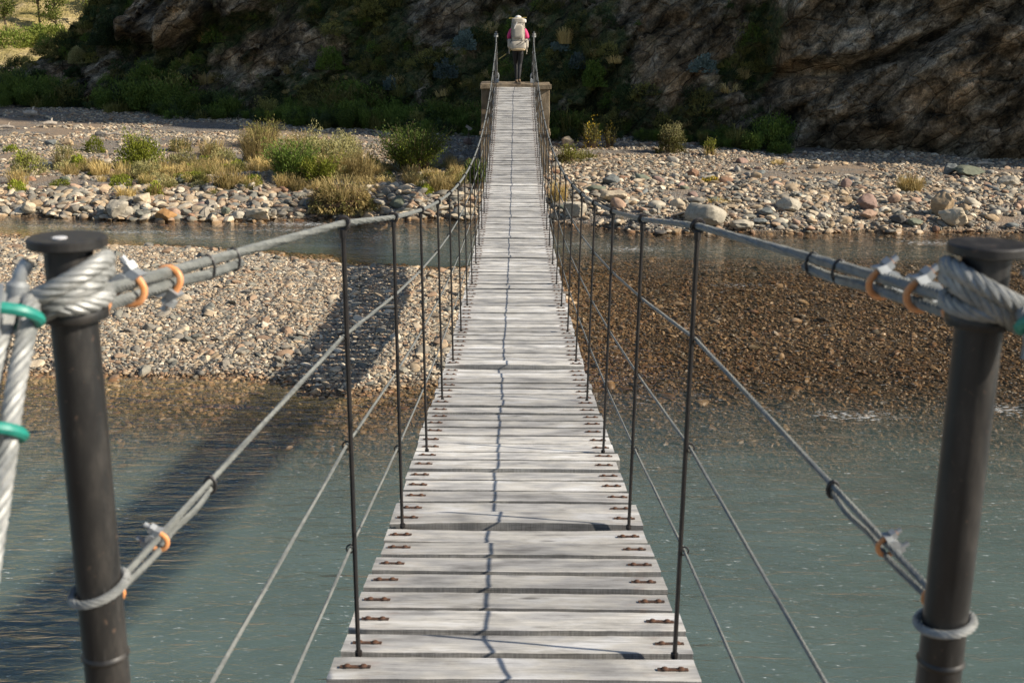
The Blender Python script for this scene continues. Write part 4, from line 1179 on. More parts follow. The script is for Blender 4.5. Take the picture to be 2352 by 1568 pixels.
# low mixed ground cover between the bushes of the left bank
rg = np.random.default_rng(99)
n = 2300
X = rg.uniform(-12.5, -1.2, n); Y = rg.uniform(28.2, 34.5, n)
dn = 1.25 * np.exp(-(((X + 5.0) / 2.6) ** 2 + ((Y - 31.0) / 1.5) ** 2)) + .7 * np.exp(-(((X + 8.6) / 1.6) ** 2 + ((Y - 31.2) / 1.3) ** 2)) + .4 * np.exp(-(((X + 2.2) / .9) ** 2 + ((Y - 30.2) / 1.2) ** 2)) + .25 * np.exp(-(((X + 11.6) / .9) ** 2 + ((Y - 31.5) / 1.5) ** 2))
k = (rg.uniform(0, 1, n) < dn * (.6 + .9 * fbm(X * .8, Y * .8, 0, 2, 401))) & (Y > shore(X) + 1.0)
X, Y = X[k], Y[k]
s_ = rg.uniform(.28, .62, len(X))
COVER = bpy.data.collections.new('cover_shapes')
for k in range(3):
    V, T = grass(770 + k, 160, .5, .75, .022, .8); proto(COVER, V, T, L_DRY)
V, T = grass(775, 150, .5, .6, .022, .7); proto(COVER, V, T, L_OLIVE)
V, T = mound(776, 700, .5, .45, .38, .085); proto(COVER, V, T, L_SAGE)
V, T = mound(777, 700, .45, .45, .42, .085); proto(COVER, V, T, L_GREEN)
scatter('dry_grass_cover', np.stack([X, Y, ground(X, Y) - .01], -1), s_[:, None] * rg.uniform(.8, 1.2, (len(X), 3)), np.stack([0 * X, 0 * X, rg.uniform(0, 6.28, len(X))], -1), COVER, 'yellow grass and low herbs running between the bushes of the left bank', 'grass')

# overhanging turf bank on the left shore, dry grass above bare dark soil
p, w = pxm(782, 498, 150)
root = empty('turf_bank', (p.x, p.y + .35, float(ground(p.x, p.y + .35)) - .05))
tag(root, 'undercut bank of brown soil hung with dry grass at the left waterline', 'bank')
me = stone_mesh('soil', 811, 4, .55, .3, .16, 1.0)
V = np.empty(len(me.vertices) * 3, dtype=np.float32); me.vertices.foreach_get('co', V); V = V.reshape(-1, 3)
ext = V.max(0) - V.min(0); V = V / ext * np.array([w * 1.05, w * .8, w * .52]); me.vertices.foreach_set('co', V.astype(np.float32).ravel()); me.update()
o = link('soil', me, MEARTH, root, True); o.location = (0, .1, w * .10)
V, T = mound(821, 3000, w * .56, w * .42, w * .33, .08, .35, -.9, .25); o = link('dry_grass', leaf_mesh('dry_grass', V, T, L_DRY), L_DRY, root)
V, T = mound(822, 2200, w * .52, w * .4, w * .34, .07, .35, -.2, .25); o = link('green_grass', leaf_mesh('green_grass', V, T, L_OLIVE), L_OLIVE, root)
V, T = grass(823, 420, w * .5, w * .42, .014, 1.0); o = link('blades', leaf_mesh('blades', V, T, L_DRY), L_DRY, root); o.location = (0, 0, w * .18)

# plants on the shaded slope
def slope(name, label, cat, x, y_, wpx, f):
    p, t = cliff_hit(x, y_)
    w = wpx * t / FPX
    return plant(name, label, cat, (p.x, p.y - w * .22, p.z - w * .12), random.uniform(0, 6), f(w))
for (x, y_, w, lab) in [(1066, 106, 66, 'blue-grey shrub on the shaded slope left of the hiker, the upper one'), (1024, 170, 64, 'blue-grey shrub on the shaded slope, directly below the upper one left of the hiker'),
                        (900, 200, 44, 'small pale blue-grey cushion just above the undergrowth left of the pier'), (1330, 150, 56, 'blue-grey shrub on the shaded slope right of the far post'),
                        (1612, 158, 60, 'blue-grey shrub on the bare slab left of the big cliff rock'), (1286, 112, 44, 'small blue-grey shrub just right of the far post top')]:
    slope('shrub', lab, 'shrub', x, y_, w, lambda w: [mnd(w, w * .62, L_BLUE, 2600, .075)])
slope('shrub', 'smooth yellowish cushion plant high on the shaded slope at left', 'shrub', 182, 140, 44, lambda w: [mnd(w, w * .85, L_SAGE, 4200, .05, lumps=.06)])
slope('shrub', 'large dark rounded bush hanging left of the rocky outcrop', 'shrub', 262, 92, 92, lambda w: [mnd(w, w * .7, L_DARK, 6500, .09)])
slope('shrub', 'dark flat-topped bush below the yellowish cushion plant', 'shrub', 96, 182, 56, lambda w: [mnd(w, w * .5, L_DARK, 2600, .08)])
slope('shrub', 'dark bush right of the yellowish cushion plant', 'shrub', 175, 170, 44, lambda w: [mnd(w, w * .5, L_DARK, 2200, .08)])
slope('grass_tuft', 'tall pale grass tuft on the shaded slope right of the hiker', 'grass tuft', 1298, 96, 40, lambda w: [grs(w, w * 1.1, L_DRY, 360, wid=.02)])
slope('grass_tuft', 'pale grass fan at the foot of the bare scree left of centre', 'grass tuft', 478, 190, 46, lambda w: [grs(w, w * .7, L_DRY, 260, wid=.02)])
slope('shrub', 'rounded mid-green bush on the slope right of the far post', 'shrub', 1362, 190, 60, lambda w: [mnd(w, w * .8, L_WILLOW, 3000, .08)])
slope('shrub', 'olive bush half-way up the slope above the undergrowth left of the pier', 'shrub', 760, 150, 70, lambda w: [mnd(w, w * .7, L_WILLOW, 3000, .08)])
slope('shrub', 'green bush leaning on the slope beneath the rocky outcrop', 'shrub', 345, 190, 80, lambda w: [mnd(w, w * .7, L_WILLOW, 3400, .08)])

# trees on the sunlit hillside beyond
def tree(x, y, h, seed, label):
    rg = np.random.default_rng(seed)
    z = float(hillz(np.array([x]), np.array([y]))[0]) - .1
    root = empty('tree', (x, y, z)); tag(root, label, 'tree', 'thin trees on the sunlit hillside')
    mb = MB()
    lean = rg.normal(0, .25, 2)
    tp = [(0, 0, 0), (lean[0] * .4, lean[1] * .4, h * .4), (lean[0], lean[1], h * .95)]
    mb.tube(smooth_path(tp, 4), [.09 - .008 * i for i in range(9)], 6)
    tips = []
    for k in range(16):
        f = rg.uniform(.22, .95); a = rg.uniform(0, 6.28); L = h * .34 * (1.1 - f)
        b = Vector((lean[0] * f, lean[1] * f, h * f)); e = b + Vector((math.cos(a) * L, math.sin(a) * L, L * rg.uniform(.5, 1.1)))
        mb.tube([b, b.lerp(e, .5) + Vector((0, 0, -.03)), e], [.035, .022, .008], 4, 0, False); tips.append((b, e))
    mb.build('trunk', MBARK, root, False)
    C = []
    for b, e in tips:
        t = rg.uniform(.35, 1.1, 95)
        P = np.array(b) + (np.array(e) - np.array(b)) * t[:, None] + rg.normal(size=(95, 3)) * h * .045
        C.append(P)
    C = np.concatenate(C)
    V = quads(C, rg.normal(size=C.shape), .14, .09, rg)
    link('crown', leaf_mesh('crown', V, rg.normal(.5, .25, len(C)), L_TREE), L_TREE, root)
for i, (x, y, h, lab) in enumerate([(-34.5, 80, 4.2, 'leftmost thin tree on the sunlit hillside, cut by the picture edge'), (-33.0, 79, 3.6, 'thin pale tree second from the left on the sunlit hillside'), (-31.6, 81, 4.6, 'tallest leafy tree on the sunlit hillside at top left'),
                                    (-30.2, 80, 3.6, 'leafy tree just above the shaded ridge at top left'), (-29.3, 83, 4.4, 'slender tree near the top edge above the shaded ridge'), (-33.6, 86, 4.6, 'bare-trunked tree higher up the sunlit hillside'),
                                    (-31.0, 88, 4.4, 'far upright tree on the sunlit slope in the corner'), (-35.5, 84, 4.2, 'tree half out of the picture on the sunlit slope'), (-28.0, 85, 3.4, 'rightmost small tree where the sunlit slope meets the ridge')]):
    tree(x, y, h, 40 + i, lab)
for i, (x, y) in enumerate([(-33.8, 76.5), (-31.4, 75.5), (-29.6, 77), (-35.2, 77)]):
    V, T = mound(860 + i, 3000, 1.5, 1.2, 1.1, .15, .4)
    root = empty('shrub', (x, y, float(hillz(np.array([x]), np.array([y]))[0]) - .1)); tag(root, ['broad green bush below the thin trees at top left', 'green bush touching the shaded ridge line at top left', 'lime bush right where the ridge meets the sunlit slope', 'green bush at the left picture edge below the trees'][i], 'shrub')
    link('foliage', leaf_mesh('foliage', V, T, L_TREE), L_TREE, root)

# driftwood
def log(label, x, y_, wpx, r, ang, bend=.06, cat='driftwood', nm='driftwood'):
    p, w = pxm(x, y_, wpx)
    mb = MB()
    d = Vector((math.cos(ang), math.sin(ang), 0)); s = Vector((-d.y, d.x, 0))
    P = [d * (w * (t - .5)) + s * (bend * w * math.sin(t * 5)) + Vector((0, 0, r + .03 + .04 * w * math.sin(t * 3.1))) for t in [i / 8 for i in range(9)]]
    mb.tube(P, [r * (.45 + .55 * math.sin(.35 + 2.4 * i / 8)) for i in range(9)], 8)
    mb.tube([P[5], P[5] + s * w * .12 + Vector((0, 0, r * 1.5)), P[5] + s * w * .2 + d * w * .05 + Vector((0, 0, r * 2.2))], [r * .5, r * .35, r * .12], 6)
    o = mb.build(nm, MWOODOLD); o.location = (p.x, p.y, float(ground(p.x, p.y)) + .02)
    tag(o, label, cat)
log('bleached white log lying at the foot of the big cliff rock', 2172, 347, 48, .07, .05)
log('pale thick driftwood stump on the stones at the far left', 72, 270, 34, .10, -.1)
log('pale broken branch near the dark stone on the left bank', 262, 316, 60, .03, .2, .12)
log('bleached branch stub on the far left bank edge', 16, 300, 34, .06, .1)
log('brown driftwood chunk on the upper left gravel', 116, 293, 30, .08, .3)
log('pale stick caught between stones above the big right-hand slab', 2262, 383, 40, .035, .1)
log('thin grey branch reaching from the undergrowth over the gravel', 350, 246, 44, .04, .25, .12)

# small tilted marker board on a thin post
p, t = at(1077, 346)
root = empty('marker_post', (p.x, p.y, float(ground(p.x, p.y)))); tag(root, 'thin dark rod with a small tilted pale wooden board left of the pier', 'marker')
mb = MB(); hz = .66
mb.tube([(0, 0, 0), (0, 0, hz)], .012, 6); mb.build('rod', MROD, root)
mb = MB(); mb.box((0, 0, hz + .03), (.20, .12, .07), 0, Matrix.Rotation(R(32), 3, 'Y')); mb.box((.0, -.02, hz - .02), (.05, .05, .05), 0); mb.build('board', MWOODOLD, root, False)
# ------------------------------------------------------------------ bridge
def nn_(y): return (y - 3.1) / 1.37
def deck_z(y):
    n = nn_(y)
    if n < -1 or n > 21: return CAMZ - 1.573
    return CAMZ - (1.573 + 1.31 * (1 - ((n - 10) / 11) ** 2))
HL = 1.28
bridge = empty('suspension_bridge', (0, 1.4, CAMZ - 1.573))
tag(bridge, 'narrow suspension footbridge of pale worn planks hung on wire ropes over the river', 'footbridge')
PAR = Matrix.Translation((0, -1.4, -(CAMZ - 1.573)))
def bpart(o):
    o.parent = bridge; o.matrix_parent_inverse = PAR
    return o

rp = random.Random(5)
def plank_mesh(k, L, Wd, T, warp, cup):
    """a board with uneven sawn edges, lying along x"""
    nx = 19
    V = []
    s = rp.uniform(0, 99)
    for i in range(nx):
        x = (i / (nx - 1) - .5) * L
        bow = warp * (1 - (2 * x / L) ** 2)
        e1 = 0.0035 * math.sin(x * 5 + s) + 0.0012 * rp.uniform(-1, 1)
        e2 = 0.0035 * math.sin(x * 4 + s * 2) + 0.0012 * rp.uniform(-1, 1)
        b = 0.003
        ring = [(-Wd / 2 + e1, -T), (Wd / 2 + e2, -T), (Wd / 2 + e2, -b), (Wd / 2 + e2 - b, 0.0), (Wd * .17, -cup * .6), (-Wd * .17, -cup), (-Wd / 2 + e1 + b, 0.0), (-Wd / 2 + e1, -b)]
        for (yy, zz) in ring: V.append((x, yy, zz + bow + 0.0008 * rp.uniform(-1, 1)))
    F = []
    m = 8
    for i in range(nx - 1):
        for j in range(m):
            j2 = (j + 1) % m
            F.append((i * m + j, (i + 1) * m + j, (i + 1) * m + j2, i * m + j2))
    F.append(tuple(range(m))); F.append(tuple((nx - 1) * m + j for j in range(m - 1, -1, -1)))
    return V, F

def plate_mesh():
    mb = MB()
    mb.box((0, 0, .0015), (.088, .017, .003), 1)
    for sx in (-.0235, .0235):
        prof = [(.0100, 0.0), (.0102, .0016), (.0082, .0042), (.0046, .0058), (0, .0062)]
        mb.lathe((sx, 0, .003), prof, 12, 0)
        mb.lathe((sx, 0, .002), [(.0122, .0), (.0122, .0018), (.010, .0026)], 12, 1)
    me = mb.mesh('bolt_plate'); me.materials.append(MRUST); me.materials.append(MDARKIRON)
    me.polygons.foreach_set('material_index', np.array(mb.m, dtype=np.int32))
    me.polygons.foreach_set('use_smooth', np.ones(len(me.polygons), dtype=bool)); me.set_sharp_from_angle(angle=R(40))
    return me
PLATE = plate_mesh()
PITCHP = 1.37 / 7
rest = MB(); restp = MB(); nplank = 22 * 7
lifted = {7: .016, 6: -.006, 26: -.012, 27: .020, 3: .004, 12: .006, 20: .007, 47: .01, 48: -.008, 58: .012, 75: .011, 66: .008, 90: .012, 103: .010, 118: .012, 131: .010}
for k in range(nplank):
    y = 3.1 - 1.37 + (k + .5) * PITCHP
    kk = k - 7
    Wd = PITCHP - rp.uniform(.033, .051)
    L = 1.05 + rp.uniform(-.014, .014)
    T = rp.uniform(.047, .055)
    xo = rp.uniform(-.008, .008)
    rz = rp.uniform(-.004, .004)
    warp = rp.uniform(-.003, .003) + lifted.get(kk, 0) * .6
    dz = rp.uniform(-.003, .003) + (lifted.get(kk, 0) * .5)
    slope = math.atan2(deck_z(y + .05) - deck_z(y - .05), .1) + rp.uniform(-.03, .03)
    V, F = plank_mesh(k, L, Wd, T, warp, rp.uniform(0, .002))
    z = deck_z(y) + dz
    Mx = Matrix.Translation((xo, y, z)) @ Matrix.Rotation(rz, 4, 'Z') @ Matrix.Rotation(slope, 4, 'X')
    if k < 100:
        me = bpy.data.meshes.new('plank'); me.from_pydata(V, [], F)
        o = link('plank', me, MP)
        me.polygons.foreach_set('use_smooth', np.ones(len(me.polygons), dtype=bool)); me.set_sharp_from_angle(angle=R(35))
        o.matrix_world = Mx
        o.parent = bridge; o.matrix_parent_inverse = PAR
        for sx in (-1, 1):
            b = bpy.data.objects.new('bolt_plate', PLATE); COL.objects.link(b)
            b.parent = o
            b.location = (sx * .457 + rp.uniform(-.006, .006), rp.uniform(-.008, .004), warp * .24 + .0005)
            b.rotation_euler = (0, 0, rp.uniform(-.05, .05))
    else:
        rest.add([Mx @ Vector(v) for v in V], F)
        for sx in (-1, 1):
            for bx in (-.022, .022):
                restp.box(Mx @ Vector((sx * .457 + bx, 0, warp * .24 + .005)), (.024, .016, .012), 0)
            restp.box(Mx @ Vector((sx * .457, 0, warp * .24 + .0015)), (.088, .017, .003), 1)
o = rest.build('plank', MP, None, True, 35); o['kind'] = 'stuff'; bpart(o)
o = restp.build('bolt_plate', [MRUST, MDARKIRON], None, False); o['kind'] = 'stuff'; bpart(o)

def splay(n):
    e = min(n, 20 - n)
    return 1.016 + .034 * (1 - math.exp(-max(e, 0) / 2.2))
HW = .465
NEARY, FARY = 1.395, 32.30
PX = {0: .55, 1: .505}
FR = [0.0, .245, .49, .735]
NH = {0.0: .33, .245: .735, .49: 1.10, .735: 1.42}
def rail_pts(side, f, drop0=.185):
    """points of a rope from the near post over all hangers to the far post"""
    P = []
    P.append((side * (.5515 if side > 0 else .556) - side * .0, NEARY, CAMZ - NH[f]))
    for n in range(21):
        y = 3.1 + 1.37 * n
        t = 1 - f
        P.append((side * HW * (1 + (splay(n) - 1) * t), y, deck_z(y) + HL * t))
    P.append((side * .505, FARY, CAMZ - 1.573 + 1.30 * (1 - f) + .02))
    return P

# hangers with their eyes
for n in range(21):
    y = 3.1 + 1.37 * n
    for side in (-1, 1):
        mb = MB()
        r = .0068 if n < 8 else .0072
        zb = deck_z(y) - .10; zt = deck_z(y) + HL - .016
        xb = side * HW; xt = side * HW * splay(n)
        mb.tube([(xb, y, zb), (xb + (xt - xb) * .5, y + rp.uniform(-.002, .002), (zb + zt) / 2), (xt, y, zt)], r, 8 if n < 10 else 6)
        seg = 14 if n < 8 else 8
        ring = [(xt + .0155 * math.cos(a), y + .004 * math.sin(a * 2), zt + .016 + .0165 * math.sin(a)) for a in [2 * math.pi * i / seg for i in range(seg)]]
        mb.tube(ring, r * .95, 6, 0, closed=True)
        if n < 12:
            mb.tube([(xt, y, zt - .022), (xt, y, zt)], r * 1.5, 8)
            mb.tube([(xb, y, deck_z(y) - .004), (xb, y, deck_z(y) + .012)], r * 1.6, 8)
            for f in FR[1:]:
                q = 1 - f
                xx = xb + (xt - xb) * q; zz = deck_z(y) + HL * q
                rr = [(xx + side * (.0125 + .0115 * math.cos(a)), y + .003 * math.sin(a), zz + .0115 * math.sin(a)) for a in [2 * math.pi * i / 10 for i in range(10)]]
                mb.tube(rr, .0028, 5, 0, closed=True)
        bpart(mb.build('hanger', MROD))
    mb = MB()
    mb.tube([(-.52, y, deck_z(y) - .092), (.52, y, deck_z(y) - .075)], .014, 8)
    bpart(mb.build('crossbeam', MROD))

# ropes
def shift(P, dx, dz): return [(p[0] + dx, p[1], p[2] + dz) for p in P]
ropes = {}
for side in (-1, 1):
    P = rail_pts(side, 0)
    near = P[:2]
    mb = MB()
    # visible twist near the camera
    a = Vector(P[0]); b = Vector(P[1])
    mb.rope([a, b, Vector(P[2])], .0098, .075, 6, .014, 0, 5)
    mb.tube(smooth_path(P[2:], 3), .0095, 8)
    hr = bpart(mb.build('handrail_rope', MROPE))
    ropes[(side, 0)] = hr
    for i, f in enumerate(FR[1:]):
        P = rail_pts(side, f)
        P = [(p[0] + side * .0125, p[1], p[2]) if 0 < k < len(P) - 1 else p for k, p in enumerate(P)]
        mb = MB()
        r = .0062 if i == 0 else .0052
        mb.rope([Vector(P[0]), Vector(P[1]), Vector(P[2])], r, .045, 6, .012, 0, 4)
        mb.tube(P[2:], r * .9, 6)
        ropes[(side, i + 1)] = bpart(mb.build('side_rope', MROPE))
    mb = MB()
    ys_ = [1.2] + [3.1 - 1.37 + 1.37 * i for i in range(0, 23)] + [32.6]
    mb.tube([(side * .457, y, deck_z(y) - .068) for y in ys_], .011, 8)
    bpart(mb.build('deck_rope', MROPE))

def clip(name, c, T, S, R_, mats, parent, thick=.0045, leg=.030):
    """wire rope clip: painted U bolt round the rope, saddle and two nuts on its legs"""
    T = Vector(T).normalized(); S = Vector(S); S = (S - T * S.dot(T)).normalized(); N = T.cross(S)
    c = Vector(c)
    mb = MB()
    pts = [c + N * R_ + S * leg, c + N * R_ + S * leg * .4]
    for i in range(9):
        a = math.pi * i / 8
        pts.append(c + N * R_ * math.cos(a) - S * R_ * math.sin(a))
    pts += [c - N * R_ + S * leg * .4, c - N * R_ + S * leg]
    mb.tube(pts, thick, 8, 0)
    rot = Matrix((T, N, S)).transposed()
    mb.box(c + S * (R_ * .80), (R_ * 1.7, R_ * 3.1, R_ * .8), 1, rot, .80)
    mb.tube([c + S * (R_ * .95) - T * R_ * .9, c + S * (R_ * .95) + T * R_ * .9], R_ * .62, 10, 1)
    for s in (-1, 1):
        mb.tube([c + N * R_ * s + S * (R_ * 1.12), c + N * R_ * s + S * (R_ * 1.12 + thick * 2.2)], thick * 2.25, 6, 1)
        mb.tube([c + N * R_ * s + S * (R_ * 1.0), c + N * R_ * s + S * (leg + thick * 1.6)], thick * 1.02, 8, 1)
    o = mb.build(name, mats, parent)
    return o

def lerp_(a, b, t): return Vector(a).lerp(Vector(b), t)
for side in (-1, 1):
    par = ropes[(side, 0)]
    P = rail_pts(side, 0); A = Vector(P[0]); B = Vector(P[1])
    T = (B - A).normalized()
    def on(y): return A.lerp(B, (y - A.y) / (B.y - A.y))
    # the tail of the rope folded back under it
    tail = MB()
    ye = 2.12
    tail.rope(smooth_path([on(1.43) + Vector((side * .004, 0, -.022)), on(1.60) + Vector((0, 0, -.020)), on(1.8) + Vector((0, 0, -.019)), on(1.95) + Vector((0, 0, -.023)), on(ye) + Vector((0, 0, -.019))], 6), .0095, .075, 6, .014, 0, 5)
    tail.build('rope_tail', MROPE, par)
    for yt in (1.93, 2.08):
        mb = MB(); c = on(yt) + Vector((0, 0, -.010))
        mb.tube([c + Vector((0.0115 * math.cos(a), 0, (.0205) * math.sin(a))) for a in [2 * math.pi * i / 12 for i in range(12)]], .0028, 5, 0, closed=True)
        mb.build('tie', MTAPE, par)
    for i, yc in enumerate((1.455, 1.585, 1.735)):
        S = Vector((side * .75, -.1, .62)) if side > 0 else Vector((-.55, -.1, .75 if i < 2 else -.8))
        clip('cable_clip', on(yc) + Vector((0, 0, -.011)), T, S, .0185, [MORANGE, MGALV], par, .0052, .036)
    # upper side rope folded back
    par = ropes[(side, 1)]
    P = rail_pts(side, FR[1]); A = Vector(P[0]); B = Vector(P[1]); B.x += side * .0125
    tail = MB()
    tail.rope(smooth_path([on(1.43) + Vector((0, 0, -.012)), on(1.60) + Vector((0, 0, -.020)), on(1.68) + Vector((0, 0, -.013)), on(1.80) + Vector((0, 0, -.020)), on(1.90) + Vector((0, 0, -.009))], 6), .0058, .045, 6, .012, 0, 4)
    tail.build('rope_tail', MROPE, par)
    mb = MB(); c = on(1.88) + Vector((0, 0, -.006))
    mb.tube([c + Vector((0.0085 * math.cos(a), 0, .0145 * math.sin(a))) for a in [2 * math.pi * i / 12 for i in range(12)]], .004, 6, 0, closed=True)
    mb.build('tie', MTAPE, par)
    for yc in (1.44, 1.62):
        clip('cable_clip', on(yc) + Vector((0, 0, -.007)), B - A, Vector((side * .8, -.1, .5)), .0125, [MORANGE, MGALV], par, .0040, .026)

# posts
PLAT = CAMZ - 1.573
def post(x, y, side, near):
    mb = MB()
    top = 1.320 if near else 1.31
    mb.tube([(x, y, PLAT - .02), (x, y, PLAT + top - .012)], .0285, 36)
    mb.lathe((x, y, PLAT + .76), [(.0285, -.004), (.0312, 0), (.0312, .002), (.0285, .006)], 36)      # weld seam
    mb.disc((x, y, PLAT), .06, .012, 24)
    p = bpart(mb.build('post', MPOST))
    zc = PLAT + top - .012
    mb = MB(); mb.disc((x, y, zc), .0468, .0125, 48, 0, .0018)
    if near and side < 0:
        mb.disc((x - .004, y - .012, zc + .0125), .0085, .0012, 16, 1)
        mb.build('cap', [MPOST, mat_simple('white_paint_spot', (.75, .75, .75), .8)], p)
    else: mb.build('cap', MPOST, p)
    mb = MB(); mb.lathe((x, y, zc - .088), [(.0285, 0), (.0405, 0), (.0415, .0015), (.0415, .0125), (.0405, .014), (.0285, .014)], 48)
    mb.build('collar', MPOST, p)
    return p, zc
for side in (-1, 1):
    p, zc = post(side * (.5515 if side > 0 else .556), NEARY, side, True)
    cx, cy = side * (.5515 if side > 0 else .556), NEARY
    # rope wrapped round the neck of the post, both ends leaving as the backstay
    z0 = zc - .073
    anchor = Vector((side * .575, .42, PLAT + .05))
    for j in range(2):
        off = (.014 if j == 0 else -.014)
        path = [anchor + Vector((off, 0, 0)), Vector((side * .583 + off, 1.10, z0 - .27)), Vector((side * .585 + off, 1.235, z0 - .072)), Vector((side * .588 + off * .8, 1.32, z0 + .012))]
        # wind round: tilted turns, low on the outer side and high on the inner side
        start = math.pi if side < 0 else 0.0
        sg = 1 if side < 0 else -1
        turns = 1.9 if j == 0 else 1.4
        m = int(turns * 24)
        for i in range(m + 1):
            a = start + sg * (0.30 + 2 * math.pi * turns * i / m)
            f = i / m
            ra = (.0415 if j == 0 else .0420) + (.014 if (j == 0 and f < .30) else 0.0) * (1 - f / .30 if f < .30 else 0)
            base = z0 + (.034 - .012 * f if j == 0 else .018 - .006 * f)
            path.append(Vector((cx + ra * math.cos(a), cy + ra * math.sin(a), base + .027 * math.cos(a) * (-side))))
        mb = MB()
        P = smooth_path(path, 4)
        mb.rope(P, .0118, .085, 6, .010, 0, 6)
        mb.build('backstay_rope', MROPE2, p)
    # lowest plain coils above the collar
    mb = MB()
    for q, zq in enumerate((z0 + .012,)):
        ring = [(cx + .0405 * math.cos(a), cy + .0405 * math.sin(a), zq + .004 * math.sin(a * 1 + q)) for a in [2 * math.pi * i / 90 for i in range(91)]]
        mb.rope(ring, .0115, .085, 6, .010, 0, 6)
    mb.build('rope_coil', MROPE2, p)
    # bare looped end with its pressed ferrule
    mb = MB()
    lp = smooth_path([(cx + side * .036, cy - .030, zc - .012), (cx + side * .047, cy - .034, zc - .030), (cx + side * .052, cy - .036, zc - .060), (cx + side * .050, cy - .038, zc - .085), (cx + side * .044, cy - .045, zc - .120)], 6)
    mb.tube(lp, [.0085] * 8 + [.0135] * (len(lp) - 16) + [.009] * 8, 12)
    mb.build('ferrule', MGALV, p)
    # teal clips on the backstay
    for q, (yc, dz) in enumerate(((1.290, .012), (1.215, -.100))):
        c = Vector((side * .585, yc, z0 + dz))
        Tv = Vector((0, -.135, -.205))
        clip('backstay_clip', c, Tv, Vector((side * 1.0, -.35, .15)), .0285, [MTEAL, MGALV], p, .0068, .045)
    # small rope loop lower down that carries the side rope
    zz = CAMZ - (.715 if side < 0 else .755)
    ring = [(cx + .0345 * math.cos(a), cy + .0345 * math.sin(a), zz + (.011 * math.cos(a - .6) if side < 0 else .006 * math.cos(a))) for a in [2 * math.pi * i / 60 for i in range(61)]]
    mb = MB(); mb.rope(ring, .0062, .05, 6, .008, 0, 5)
    mb.build('rope_loop', MROPE2, p)
    for q in (FR[2], FR[3]):
        zz = CAMZ - NH[q] - .02
        ring = [(cx + .0345 * math.cos(a), cy + .0345 * math.sin(a), zz) for a in [2 * math.pi * i / 60 for i in range(61)]]
        mb = MB(); mb.rope(ring, .0055, .05, 6, .008, 0, 5); mb.build('rope_loop', MROPE2, p)
for side in (-1, 1):
    p, zc = post(side * .505, FARY, side, False)
    mb = MB()
    mb.disc((side * .505, FARY, zc - .12), .055, .05, 16); mb.disc((side * .505, FARY, zc - .055), .05, .03, 16)
    mb.build('rope_coil', MROPE2, p)
    mb = MB()
    for k in (-1, 1): mb.tube([(side * .505 + k * .015, FARY + .03, zc - .1), (side * .49 + k * .015, FARY + .95, PLAT + .10)], .011, 6)
    mb.build('backstay_rope', MROPE2, p)
    mb = MB()
    for (yy, zz) in ((.35, -.52), (.62, -.82), (.9, -1.12)):
        mb.box((side * .497, FARY + yy, zc + zz), (.05, .05, .06), 0)
    mb.tube([(side * .49 + .05 * math.cos(a), FARY + .95, PLAT + .12 + .09 * math.sin(a)) for a in [2 * math.pi * i / 12 for i in range(12)]], .016, 6, 0, closed=True)
    mb.box((side * .47, FARY - .12, PLAT + .05), (.10, .12, .09), 0)
    mb.build('backstay_clip', MGALV, p)

# ------------------------------------------------------------------ piers
def rough_box(name, c, s, parent, amp=.012, seg=.08, seed=0, mat=None):
    bm = bmesh.new()
    bmesh.ops.create_cube(bm, size=1)
    bmesh.ops.scale(bm, vec=s, verts=bm.verts)
    bmesh.ops.bevel(bm, geom=bm.edges[:], offset=.012, segments=1, affect='EDGES')
    n = 3
    bmesh.ops.subdivide_edges(bm, edges=[e for e in bm.edges if e.calc_length() > .3], cuts=7, use_grid_fill=True)
    for v in bm.verts:
        q = np.array(v.co) * 5 + seed
        d = float(fbm(q[0], q[1], q[2], 3, seed)) * amp
        e_ = float(fbm(q[0] + 31, q[1], q[2], 3, seed)) * amp
        v.co += Vector((d, e_ * .7, e_))
        v.co += Vector(c)
    me = bpy.data.meshes.new(name); bm.to_mesh(me); bm.free()
    o = link(name, me, mat or MCON, parent, True)
    me.set_sharp_from_angle(angle=R(28))
    return o
pier = empty('bridge_pier', (0.02, 31.9, .3))
tag(pier, 'weathered concrete pier under the far end of the footbridge', 'pier')
pier['label'] = 'weathered brown concrete pier carrying the far end of the footbridge'
def ppart(nm, c, s, seed, amp=.012):
    o = rough_box(nm, (0, 0, 0), s, pier, amp, seed=seed)
    o.location = (c[0] - .02, c[1] - 31.9, c[2] - .3)
    return o
ppart('cap_slab', (.02, 32.05, PLAT - .065), (1.86, 1.25, .13), 1, .016)
ppart('shaft', (.02, 32.05, PLAT - .13 - .56), (1.80, 1.10, 1.14), 2, .012)
ppart('ledge', (.02, 32.05, PLAT - 1.28), (1.88, 1.20, .09), 3, .018)
ppart('footing', (.02, 32.05, PLAT - 1.32 - .62), (1.82, 1.14, 1.26), 4, .014)
ab = empty('approach_ramp', (0, 36, .5)); 
tag(ab, 'earth and rubble ramp leading from the pier back to the cliff path', 'ramp')
mb = MB()
o = rough_box('ramp_body', (0, 0, 0), (1.5, 6.5, 1.6), ab, .03, seed=9, mat=MEARTH); o.location = (0, 0.02, 1.0 - .5 + .45)
np_ = empty('near_abutment', (0, 0, 1.0))
tag(np_, 'concrete abutment carrying the near end of the footbridge under the camera', 'abutment')
o = rough_box('abutment_block', (0, 0, 0), (2.4, 3.0, 3.1), np_, .01, seed=11); o.location = (0, .12, PLAT - 1.55 - 1.0)
